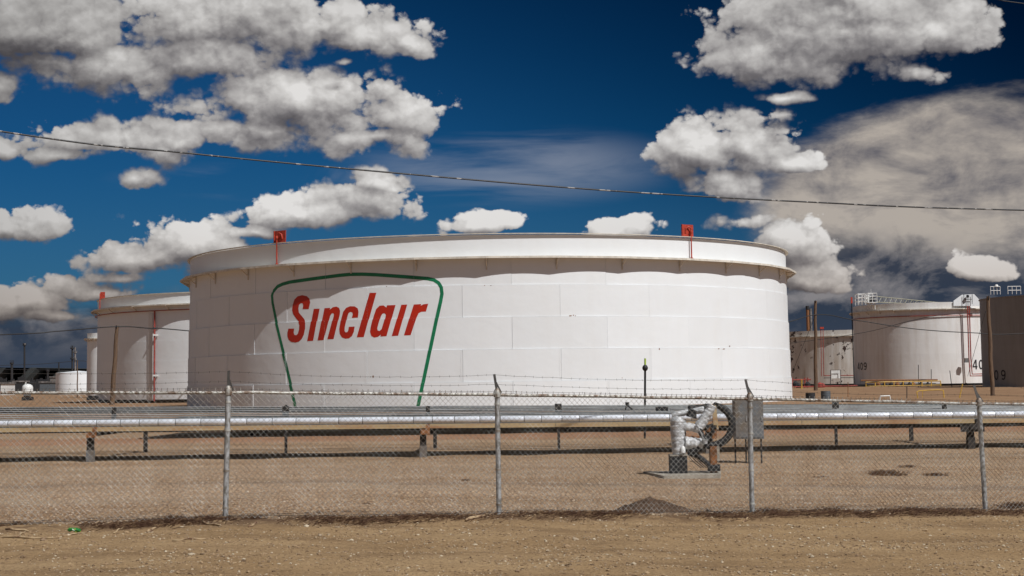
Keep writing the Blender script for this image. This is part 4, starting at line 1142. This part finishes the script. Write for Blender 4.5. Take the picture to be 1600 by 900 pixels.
# near supports
def support(px, label, dark=False):
    X = (px - 800) / FPX * SD
    zb = gz(X, 38.4)
    t = empty('rack_support', (X, 38.4, zb), label, 'pipe support', 'near rack supports')
    zt = zrel(-1.12) + zs(X)
    part(MB().box(X - .075, X + .075, 38.35, 38.5, zb - .05, zt - .02), 'post', 'darksteel', t)
    part(MB().box(X - .085, X + .085, 38.33, 38.52, zb - .05, zb + .28), 'concrete_stub', 'cab' if not dark else 'darksteel', t)
    part(MB().box(X - .06, X + .06, 38.72, 44.6, zt - .12, zt - .06), 'cross_beam', 'darksteel', t)
    part(MB().box(X - .05, X + .05, 44.1, 44.2, gz(X, 44), zt - .03), 'rear_post', 'darksteel', t)
    part(MB().box(X - .05, X + .05, 40.6, 40.7, zt + .1, zrel(-.62) - .010 * X), 'stanchion', 'darksteel', t)
    m = 'darksteel' if dark else 'rust'
    part(MB().box(X + .09, X + .17, 38.22, 38.34, zt - .14, zt + .11), 'hanger_bracket', m, t)
    part(MB().box(X - .05, X + .09, 38.22, 38.34, zt - .14, zt - .02), 'bracket_foot', m, t)
    if dark:
        part(MB().box(X - .26, X + .30, 38.25, 38.33, zt - .20, zt - .05), 'head_plate', 'darksteel', t)
support(143, 'dark rack support with a rusty bracket near the left edge')
support(658, 'dark rack support with an orange bracket below the emblem')
support(1100, 'dark rack support hidden behind the foil-wrapped valve')
support(1505, 'dark T-headed rack support near the right edge', True)
for px, lb in ((445, 'slender dark post behind the rack, left of the emblem supports'), (868, 'slender dark post behind the rack, right of centre fence post'), (1298, 'slender dark post behind the rack below the blue-grey drum')):
    X = (px - 800) / FPX * 42
    zb = gz(X, 42)
    t = empty('slender_post', (X, 42, zb), lb, 'post', 'slender rack posts')
    part(MB().box(X - .035, X + .035, 41.95, 42.02, zb - .05, zrel(-.60) - .011 * X), 'shaft', 'darksteel', t)
    part(MB().box(X - .09, X + .09, 41.93, 41.95, zrel(-.85) + zs(X), zrel(-.60) + zs(X)), 'clip_plate', 'darksteel', t)
for X in (-10, 2, 14, 26):
    zb = gz(X, 60)
    t = empty('far_rack_frame', (X, 60, zb), 'low dark frame carrying the far pipe bundle', 'pipe support', 'frames under the far bundle')
    part(MB().box(X - .06, X + .06, 57.5, 66.2, zrel(-1.66) + zs(X), zrel(-1.53) + zs(X)), 'cross_beam', 'darksteel', t)
    for y in (60, 63, 66):
        part(MB().box(X - .06, X + .06, y, y + .12, zb - .15, zrel(-1.66) + zs(X)), 'post', 'darksteel', t)
# small fittings on the rack
a = W(1035, 642, 41); t = empty('actuator_box', a, 'black box sitting on the rack left of the foil-wrapped valve', 'box')
part(MB().box(a.x - .16, a.x + .14, 40.9, 41.2, a.z - .12, a.z + .10), 'housing', 'soot', t)
part(MB().quadbox(a + Vector((.24, 0, -.04)), (.12, 0, -.06), (0, .1, 0), (0.02, 0, .06)), 'side_arm', 'galv', t)
a = W(985, 640, 42); t = empty('bent_bracket', a, 'thin inverted-V bracket on the rack right of the centre fence post', 'bracket')
part(MB().tube([W(976, 646, 42), W(979, 632, 42)], 0.018, 6), 'leg', 'darksteel', t)
part(MB().tube([W(979, 632, 42), W(995, 646, 42)], 0.022, 6), 'leg', 'darksteel', t)
part(MB().quadbox(W(980, 630.5, 42), (.05, 0, 0), (0, .04, 0), (0, 0, .035)), 'head', 'darksteel', t)
# marker pole
b = W(1007.5, 681, 50); b.z = gz(b.x, 50)
t = empty('marker_pole', b, 'slim black pole with a lump and yellow-green tip before the huge tank', 'pole')
part(MB().tube([b, W(1008, 574, 50)], 0.035, 8), 'shaft', 'black', t, True)
part(MB().lathe([(0.02, -.11), (.075, -.06), (.095, 0), (.07, .07), (.02, .11)], 12, W(1008, 575, 50)), 'knob', 'black', t, True)
part(MB().tube([W(1008, 573, 50), W(1008, 560, 50)], 0.03, 8), 'tip', 'lime', t, True)

# ------------------------------------------------------------------ valve station, about 30 m away
VD = 30.0
def V(px, py, dy=0.0): return W(px, py, VD + dy)
a = V(1068, 740); 
slab = empty('concrete_pad', (a.x, VD, gz(a.x, VD)), 'thin pale concrete pad under the valve station', 'concrete pad')
zg = gz(a.x, VD)
x0 = V(1018, 738).x; x1 = V(1124, 738).x
mb = MB()
zt = zg + 0.035
pts = [(x0 + .16, VD - .75), (x1 - .05, VD - .6), (x1 + .12, VD + .7), (x0 - .1, VD + .75)]
mb.v = [Vector((x, y, zg - .1)) for x, y in pts] + [Vector((x, y, zt)) for x, y in pts]
mb.f = [[0, 3, 2, 1], [4, 5, 6, 7], [0, 1, 5, 4], [1, 2, 6, 5], [2, 3, 7, 6], [3, 0, 4, 7]]
part(mb, 'slab', 'conc', slab)
cb = empty('plinth_block', V(1060, 733), 'dark square block with a pale top on the concrete pad', 'block')
x0 = V(1046.5, 720).x; x1 = V(1073, 720).x
zt1 = V(1060, 710).z
part(MB().box(x0, x1, VD - .1, VD + .22, zt, zt1 - 0.03), 'body', 'rubber', cb)
part(MB().box(x0 - .005, x1 + .005, VD - .11, VD + .23, zt1 - 0.028, zt1), 'top_plate', 'conc', cb)
vs_ = empty('valve_station', V(1062, 708), 'foil-wrapped valve and pipe bends with black insulated hose loop', 'valve')
def bumpy(pts, r, n=14, amp=.12, seg=10):
    P = []
    Q = [Vector(p) for p in pts]
    for i in range(len(Q) - 1):
        for k in range(seg):
            P.append(Q[i].lerp(Q[i + 1], k / seg))
    P.append(Q[-1])
    rs = [(r if not isinstance(r, (tuple, list)) else r[0] + (r[1] - r[0]) * i / (len(P) - 1)) * (1 + amp * noise.noise(Vector((i * .9, r if not isinstance(r, (tuple, list)) else r[0], 3)) * 1.7)) for i in range(len(P))]
    m_ = MB().tube(P, rs, n)
    m_.v = [v + Vector((noise.noise(v * 23), noise.noise(v * 23 + Vector((9, 0, 0))), noise.noise(v * 23 + Vector((0, 9, 0))))) * 0.015 for v in m_.v]
    return m_
part(bumpy([V(1061, 709), V(1060, 690), V(1058.5, 672), V(1059, 656)], (.125, .14)), 'wrapped_riser', 'foil', vs_, True, angle=70)
part(bumpy([V(1059, 658), V(1059.5, 653), V(1060, 650.5)], (.138, .05), seg=5), 'wrapped_cap', 'foil', vs_, True, angle=70)
part(bumpy([V(1066, 666), V(1078, 667), V(1092, 671)], (.085, .075)), 'wrapped_branch', 'foil', vs_, True, angle=70)
part(bumpy([V(1070, 692), V(1082, 692), V(1098, 693)], (.125, .10)), 'wrapped_branch', 'foil', vs_, True, angle=70)
part(bumpy([V(1092, 668), V(1100, 655), V(1108, 643), V(1113, 633)], (.10, .085)), 'wrapped_diagonal', 'foil', vs_, True, angle=70)
part(bumpy([V(1050, 649, .3), V(1075, 644, .3), V(1100, 640, .3)], (.05, .07)), 'wrapped_top_line', 'foil', vs_, True, angle=70)
part(bumpy([V(1076, 641, .35), V(1092, 640, .35), V(1106, 637, .35)], (.09, .08)), 'dark_top_line', 'rubber', vs_, True, angle=70)
part(bumpy([V(1080, 652, .2), V(1083, 640, .2)], (.10, .08)), 'dark_joint', 'rubber', vs_, True)
import itertools
arc = [V(1117 + 2, 634)]
for i in range(17):
    a_ = radians(78 - i * 12)
    arc.append(V(1110 + 34 * cos(a_), 664 - 32 * sin(a_), .05))
arc += [V(1092, 700), V(1080, 706)]
part(MB().tube(arc, [.055] * 3 + [.072] * (len(arc) - 3), 12), 'hose_loop', 'rubber', vs_, True, angle=60)
part(MB().tube([V(1075, 707), V(1090, 712), V(1103, 722), V(1112, 732)], .05, 10), 'drain_hose', 'rubber', vs_, True)
part(MB().tube([V(1086, 698), V(1100, 690), V(1110, 682)], .09, 10), 'valve_body', 'rubber', vs_, True)
part(MB().tube([V(1088, 664), V(1096, 678), V(1102, 690), V(1104, 700)], .05, 10), 'valve_stem', 'rubber', vs_, True)
part(MB().tube([V(1104, 668, -.05), V(1112, 664, -.05), V(1114, 676, -.05)], .045, 8), 'yoke', 'rubber', vs_, True)
part(MB().tube([V(1088, 662, -.1), V(1094, 674, -.14), V(1100, 688, -.12), V(1101, 692, -.1)], .014, 6), 'small_tube', 'galv', vs_, True)
part(MB().tube([V(1071, 682), V(1096, 683)], .018, 6), 'tie_rod', 'rust', vs_, True)
part(MB().tube([V(1071, 655), V(1071, 690)], .012, 6), 'tie_rod', 'darksteel', vs_, True)
part(MB().quadbox(V(1117, 652, .02), (.045, 0, 0), (0, .03, 0), (-.02, 0, .23)), 'tan_strap', 'tan', vs_)
part(MB().quadbox(V(1116, 675, .02), (.045, 0, 0), (0, .03, 0), (0, 0, .13)), 'rusty_bracket', 'rust', vs_)
part(MB().lathe([(0, -.05), (.055, -.04), (.055, .04), (0, .05)], 12, V(1101, 690, -.15)), 'gauge', 'galv', vs_, True)
part(MB().lathe([(0, 0), (.05, .01), (.05, .10), (.02, .14)], 10, V(1067, 708, -.12)), 'stub_fitting', 'railwhite', vs_, True)
for k in range(5):
    part(MB().tube([V(1074 + 4 * k, 710 + k), V(1084 + 5 * k, 722), V(1096 + 4 * k, 731)], .009, 5), 'loose_cable', 'rubber', vs_, True)
pt = empty('stub_post', V(1116, 733), 'rusty stub post with a pale plate at the right of the valve station', 'post')
xa = V(1109.5, 715).x; xb = V(1120, 715).x
part(MB().box(xa, xb, VD - .05, VD + .12, zg - .05, V(1116, 697).z), 'post', 'rust', pt)
part(MB().box(xb + .002, xb + .05, VD - .04, VD + .02, V(1116, 720).z, V(1116, 697).z), 'pale_plate', 'conc', pt)
part(MB().quadbox(((xa + xb) / 2, VD - .02, zg + .13), (.11, 0, 0), (0, .1, 0), (0, 0, .06)), 'footing', 'rubber', pt)
# two cabinets
for x0p, x1p, lb in ((1148.5, 1168, 'left grey cabinet of the pair right of the valve'), (1174.5, 1192, 'right grey cabinet of the pair right of the valve')):
    d = 33.5
    p0 = W(x0p, 686, d); p1 = W(x1p, 622, d)
    zb = gz(p0.x, d)
    t = empty('cabinet', ((p0.x + p1.x) / 2, d, zb), lb, 'cabinet', 'grey cabinet pair')
    part(MB().box(p0.x, p1.x, d, d + .30, p0.z, p1.z), 'body', 'cab', t)
    part(MB().box(p0.x + .02, p1.x - .02, d - .015, d - .001, p0.z + .03, p1.z - .03), 'door', 'cab', t)
    part(MB().box(p0.x - .012, p1.x + .012, d - .03, d + .32, p1.z, p1.z + .018), 'rain_cap', 'galv', t)
    part(MB().box(p1.x - .05, p1.x - .03, d - .03, d - .016, (p0.z + p1.z) / 2 - .05, (p0.z + p1.z) / 2 + .05), 'handle', 'galv', t)
    for xx in (p0.x + .03, p1.x - .03):
        part(MB().box(xx - .015, xx + .015, d + .2, d + .24, zb - .05, p0.z), 'leg', 'darksteel', t)
a = W(1171, 650, 33.9)
t = empty('gap_filler', a, 'added dark strip for the shade between the two grey cabinets', 'gap_filler')
part(MB().box(W(1168.5, 650, 33.7).x, W(1174, 650, 33.7).x, 33.7, 33.85, gz(5, 33.7), W(1171, 624, 33.7).z), 'body', 'soot', t)  # dark strip added to stand for the shaded gap between the cabinets

# ------------------------------------------------------------------ chain link fence
posts = [(-10.7, 17.05), (-7.1, 18.1), (-3.52, 19.2), (-0.215, 20.25), (3.17, 21.3), (6.63, 22.4), (10.4, 23.5)]
rail_rel = [0.03, -0.03, -0.083, -0.168, -0.28, -0.41, -0.50]
botz = []
for (X, Y), rr in zip(posts, rail_rel):
    botz.append(gz(X, Y))
fence = empty('chain_link_fence', (0, 20.3, 0), 'rusty galvanised chain-link fence topped with barbed wire across the foreground', 'fence')
lean = [(0, 0), (0.02, 0), (0.035, 0), (-0.005, 0), (0.01, 0), (-0.03, 0), (0, 0)]
tops = []
for i, ((X, Y), rr) in enumerate(zip(posts, rail_rel)):
    zt = EYE + rr; zb = botz[i]
    top = Vector((X + lean[i][0], Y, zt)); bot = Vector((X, Y, zb - .1))
    pst = part(MB().tube([bot, top + Vector((0, 0, .02))], .034, 12), 'post', 'galv', fence, True, angle=50)
    tops.append(top)
    c = top + Vector((0, 0, .03))
    for f_ in (0.72, 0.42, 0.15, 0.93):
        pc = bot.lerp(top, f_)
        cl = part(MB().tube([pc + Vector((0, 0, -.012)), pc + Vector((0, 0, .012))], .040, 12), 'tie_clamp', 'wire', fence, True)
    part(MB().lathe([(.046, -.06), (.048, .0), (.036, .03), (.022, .05), (0, .055)], 12, c), 'post_cap', 'rail', fence, True)
    # arm: leaning strip with a brace
    tip = c + Vector((-.035 if i != 2 else -.015, .10, .235))
    part(MB().quadbox((c + tip) / 2, (tip - c) / 2, Vector((.016, 0, .002)), Vector((0, .006, 0))), 'barb_arm', 'rustwire', fence)
    part(MB().quadbox((c + Vector((.055, 0, -.005)) + tip.lerp(c, .35)) / 2, (tip.lerp(c, .35) - (c + Vector((.055, 0, -.005)))) / 2, Vector((.010, 0, .002)), Vector((0, .006, 0))), 'arm_brace', 'rustwire', fence)
random.seed(17)
def wirepath(a, b, sag, n=24, jit=.004):
    return [a.lerp(b, i / n) + Vector((0, 0, -sag * 4 * (i / n) * (1 - i / n) + random.uniform(-jit, jit))) for i in range(n + 1)]
for i in range(len(posts) - 1):
    A, B = tops[i], tops[i + 1]
    # top rail
    part(MB().tube([A.lerp(B, k / 10) + Vector((0, -.0, random.uniform(-.004, .004))) for k in range(11)], .020, 8), 'top_rail', 'rail', fence, True)
    bA_, bB_ = Vector((*posts[i], botz[i])), Vector((*posts[i + 1], botz[i + 1]))
    # barbed wires
    for q, (hz, dy, sg) in enumerate(((.255, .10, .035), (.135, .05, .03), (.045, .01, .008))):
        off0 = Vector((-.03 * hz / .25, dy, hz))
        P = wirepath(A + off0, B + off0, sg + random.uniform(-.01, .01))
        mbw = MB().tube(P, .0024, 4)
        Ltot = (B - A).length; nb = int(Ltot / .125)
        for k in range(nb):
            f = (k + random.random() * .3) / nb * 24; j = min(int(f), 23); c = P[j].lerp(P[j + 1], f - j)
            dv = Vector((random.uniform(-.5, .5), random.uniform(-.5, .5), 1)).normalized() * .015
            mbw.tube([c - dv, c + dv], .0018, 3)
        part(mbw, 'barbed_wire', 'rustwire', fence)
    # tension wire at the foot
    part(MB().tube(wirepath(bA_ + Vector((0, -.03, .05)), bB_ + Vector((0, -.03, .05)), .01), .0035, 4), 'tension_wire', 'rustwire', fence)
    # woven fabric
    mbm = MB()
    d = (bB_ - bA_); L_ = Vector((d.x, d.y)).length; dirx = Vector((d.x, d.y, 0)) / L_
    nrm = Vector((-dirx.y, dirx.x, 0)) * -1
    half = 0.0359
    nz = int(L_ / half)
    def surf(s, v, o_):      # s along, v rows up from bottom
        f = s / L_
        zb_ = bA_.z + d.z * f; 
        base = Vector((bA_.x, bA_.y, 0)).lerp(Vector((bB_.x, bB_.y, 0)), f) + nrm * (0.03 + o_ + 0.012 * noise.noise(Vector((s * .8 + i * 9, v * .03, 0))))
        tz = A.z + (B.z - A.z) * f
        base.z = zb_ + 0.02 + v + 0.006 * noise.noise(Vector((s * 1.7, v * 1.2, i)))
        base += dirx * (0.010 * noise.noise(Vector((s * .9, v * 1.6, i + 5))))
        return base
    for k in range(nz):
        s0 = k * half
        f = s0 / L_
        Ht = (A.z + (B.z - A.z) * f) - (bA_.z + d.z * f) + 0.0
        rows = int((Ht + .015) / half)
        pts_ = []
        for r in range(rows + 1):
            side = (r + k) % 2
            pts_.append(surf(s0 + (half * side), r * half, 0.002 if side else -0.002))
        # twisted ends
        if (rows + k) % 2 == 0 or True:
            pts_.append(pts_[-1] + Vector((random.uniform(-.004, .004), 0, .028)))
        mbm.tube(pts_, .0031, 3, cap=False)
    part(mbm, 'chain_link_mesh', 'wire', fence, kind='stuff')

# ------------------------------------------------------------------ scatter: stones, sticks, weeds
def stone_mesh(mb, p, s, rg):
    b0 = len(mb.v)
    sx, sy, sz = s * rg.uniform(.7, 1.3), s * rg.uniform(.7, 1.3), s * rg.uniform(.45, .8)
    a0 = rg.uniform(0, 6.28)
    mb.v.append(p + Vector((0, 0, sz)))
    n = 5
    for k in range(n):
        a = a0 + k * 2 * pi / n; j = rg.uniform(.75, 1.15)
        mb.v.append(p + Vector((sx * cos(a) * j, sy * sin(a) * j, sz * rg.uniform(.1, .5))))
    for k in range(n):
        a = a0 + (k + .5) * 2 * pi / n
        mb.v.append(p + Vector((sx * cos(a) * .8, sy * sin(a) * .8, -sz * .4)))
    for k in range(n):
        k2 = (k + 1) % n
        mb.f.append([b0, b0 + 1 + k, b0 + 1 + k2])
        mb.f.append([b0 + 1 + k, b0 + 1 + n + k, b0 + 1 + k2])
        mb.f.append([b0 + 1 + k2, b0 + 1 + n + k, b0 + 1 + n + k2])
rg = random.Random(99)
mb = MB(); cnt = 0
while cnt < 15000:
    Y = 13.2 + 9.5 * rg.random() ** 0.9; X = rg.uniform(-.36, .36) * Y
    if Y > FX0 + FSL * X + .1: continue
    if noise.noise(Vector((X * .8, Y * 1.6, 0))) < rg.uniform(-.5, .35): continue
    s = 0.007 + 0.013 * rg.random() ** 3 + (0.02 * rg.random() if rg.random() < .02 else 0)
    stone_mesh(mb, Vector((X, Y, gz(X, Y) + s * .1)), s, rg); cnt += 1
o = mb.build('dirt_stones', 'dirtstone'); o['kind'] = 'stuff'; o['label'] = 'small clods and stones scattered over the foreground dirt'
mb = MB(); cnt = 0
while cnt < 30000:
    Y = 17.5 + 19 * rg.random(); X = rg.uniform(-.36, .36) * Y
    if Y < FX0 + FSL * X + .15: continue
    s = 0.008 + 0.012 * rg.random() ** 3
    stone_mesh(mb, Vector((X, Y, gz(X, Y) + s * .1)), s, rg); cnt += 1
o = mb.build('gravel', 'gravelstone'); o['kind'] = 'stuff'; o['label'] = 'loose pinkish gravel behind the fence'

def weed(mb, c, spread, n, hgt, rg):
    for k in range(n):
        a = rg.uniform(0, 6.28); r = spread * sqrt(rg.random()) * (0.65 + 0.9 * noise.noise(Vector((cos(a) * 2 + c[0], sin(a) * 2, k % 3))))
        p = Vector((c[0] + r * 1.0 * cos(a), c[1] + r * .5 * sin(a), 0)); p.z = gz(p.x, p.y)
        q = p + Vector((rg.uniform(-1, 1) * hgt * 1.6, rg.uniform(-1, 1) * hgt, rg.random() * hgt))
        mid = (p + q) / 2 + Vector((0, 0, hgt * .4 * rg.random()))
        mb.tube([p, mid, q], [.004, .003, .0015], 3, cap=False)
def gp(px, py):                    # ground point seen at a pixel
    d = ray(px, py); t = 10.0
    for _ in range(60):
        p = Vector((0, 0, EYE)) + d * t
        t += (p.z - gz(p.x, p.y, False)) / -d.z * 0.8
    return Vector((0, 0, EYE)) + d * t
for px, py, sp_, n, hh, lb in ((1385, 742, .38, 520, .11, 'largest dead brown weed tuft on the gravel at right'), (1462, 743, .24, 260, .06, 'low dead weed patch right of the largest tuft'),
                            (1418, 730, .22, 170, .05, 'small dead weed patch behind the largest tuft'), (1282, 745, .26, 110, .02, 'flat dead weed scrap left of the largest tuft'),
                            (727, 751, .10, 60, .04, 'tiny dry weed on the gravel left of the centre post'), (572, 788, .10, 40, .02, 'flat dry scrap near the fence left of centre')):
    p = gp(px, py); mb = MB(); weed(mb, p, sp_, n, hh, rg)
    tag(mb.build('dead_weed', 'weed'), lb, 'weed')
for px, py, sp_, n, hh, lb in ((1205, 803, .30, 260, .07, 'dead tuft at the fence foot right of the third post'), (1300, 801, .34, 300, .08, 'broad dead tuft at the fence foot between third and fourth post'),
                            (1590, 793, .30, 280, .09, 'dark dead tuft at the fence foot by the right edge'), (268, 814, .16, 120, .07, 'dead tuft at the fence foot left of the first post'),
                            (222, 816, .20, 120, .05, 'flat brown tuft at the fence foot below the red-piped tank'), (20, 828, .25, 160, .05, 'dark dead tuft at the fence foot by the left edge'), (395, 813, .18, 110, .06, 'small dead tuft right of the first post')):
    p = gp(px, py); mb = MB(); weed(mb, p, sp_, n, hh, rg)
    tag(mb.build('dead_weed', 'weed'), lb, 'weed')
# litter of stalks along the fence foot
mb = MB()
for k in range(9000):
    X = rg.uniform(-7, 9); 
    dens = 0.5 + noise.noise(Vector((X * .8, 3.3, 0))) * 1.6
    if X > 2.2: dens += .25
    if rg.random() > dens: continue
    dd = rg.gauss(-.12, .22)
    Y = FX0 + FSL * X + dd
    p = Vector((X, Y, gz(X, Y) + .004)); a = rg.gauss(0, .7); L_ = rg.uniform(.03, .20)
    q = p + Vector((cos(a) * L_, sin(a) * L_, rg.uniform(-.0, .05)))
    mb.tube([p, (p + q) / 2 + Vector((0, 0, rg.uniform(0, .02))), q], [.0045, .004, .002], 3, cap=False)
o = mb.build('stalk_litter', 'weed'); o['kind'] = 'stuff'; o['label'] = 'dry stalks and twigs littered along the fence foot'
sticks = [((8, 834), (45, 834), .014, 'thin pale stick lying at the left edge by the fence'), ((3, 843), (92, 843.5), .012, 'long dark stick at the bottom left before the fence'),
          ((24, 842), (40, 834), .010, 'short pale stick leaning over the long dark one'), ((98, 839), (135, 833), .010, 'pale stick right of the green wrapper'),
          ((178, 832), (192, 825), .010, 'short dark twig between wrapper and first post'), ((229, 832), (245, 826), .014, 'stubby tan stick left of the first post'),
          ((286, 816), (300, 823), .009, 'slanting twig just left of the first post'), ((316, 820), (347, 824), .015, 'straight bleached stick beside the first post'),
          ((388, 825), (402, 820), .013, 'stubby bleached stick right of the first post'), ((270, 845), (325, 844), .010, 'dark twig lying in the open dirt at left'),
          ((728, 817), (762, 812), .022, 'pale splintered board left of the centre post'), ((1160, 815), (1172, 808), .010, 'small pale chip near the third post')]
for (a, b, r, lb) in sticks:
    A = gp(*a); B = gp(*b)
    P = [A.lerp(B, k / 5) for k in range(6)]
    for k, p in enumerate(P): p.z = gz(p.x, p.y) + r * .8 + .006 * sin(k * 2.1 + r * 900); p.y += .02 * sin(k * 1.9 + r * 500)
    tag(MB().tube(P, [r * .7, r, r * .9, r, r * .8, r * .4], 6).build('stick', 'stick', smooth=True), lb, 'stick')
# green wrapper
p = gp(115, 834); p.z = gz(p.x, p.y) + .035
mb = MB().tube([p + Vector((-.075, 0, .0)), p + Vector((-.05, .01, .008)), p + Vector((-.01, 0, .012)), p + Vector((.03, .01, .0)), p + Vector((.075, 0, -.005))], [.006, .024, .020, .026, .014], 9)
mb.v = [v + Vector((noise.noise(v * 40), noise.noise(v * 40 + Vector((3, 3, 3))), noise.noise(v * 40 + Vector((7, 0, 7))))) * .012 for v in mb.v]
tag(mb.build('crumpled_wrapper', 'can'), 'small crumpled green and yellow wrapper on the dirt by the fence', 'litter')
# earth pile behind the fence
p = gp(1016, 800)
mb = MB(); n = 30; rr = [0, .1, .2, .3, .4, .5, .62]
mb.v.append(Vector((p.x + .02, p.y + .22, gz(p.x, p.y) + .205)))
for i, r in enumerate(rr[1:]):
    for k in range(n):
        a = 2 * pi * k / n
        x = p.x + r * cos(a) * (1.12 if cos(a) > 0 else .9); y = p.y + .22 + r * sin(a) * .5
        z = gz(x, y) + .205 * max(0, 1 - r / .6) ** 1.1 + .045 * noise.noise(Vector((x * 14, y * 14, 0))) - (.03 if i == 5 else 0)
        mb.v.append(Vector((x, y, z)))
for k in range(n): mb.f.append([0, 1 + k, 1 + (k + 1) % n])
for i in range(5):
    for k in range(n):
        a = 1 + i * n + k; b = 1 + i * n + (k + 1) % n; mb.f.append([a, a + n, b + n, b])
tag(mb.build('earth_pile', 'mound', smooth=True), 'small brown cone of earth just behind the fence right of centre', 'earth pile')
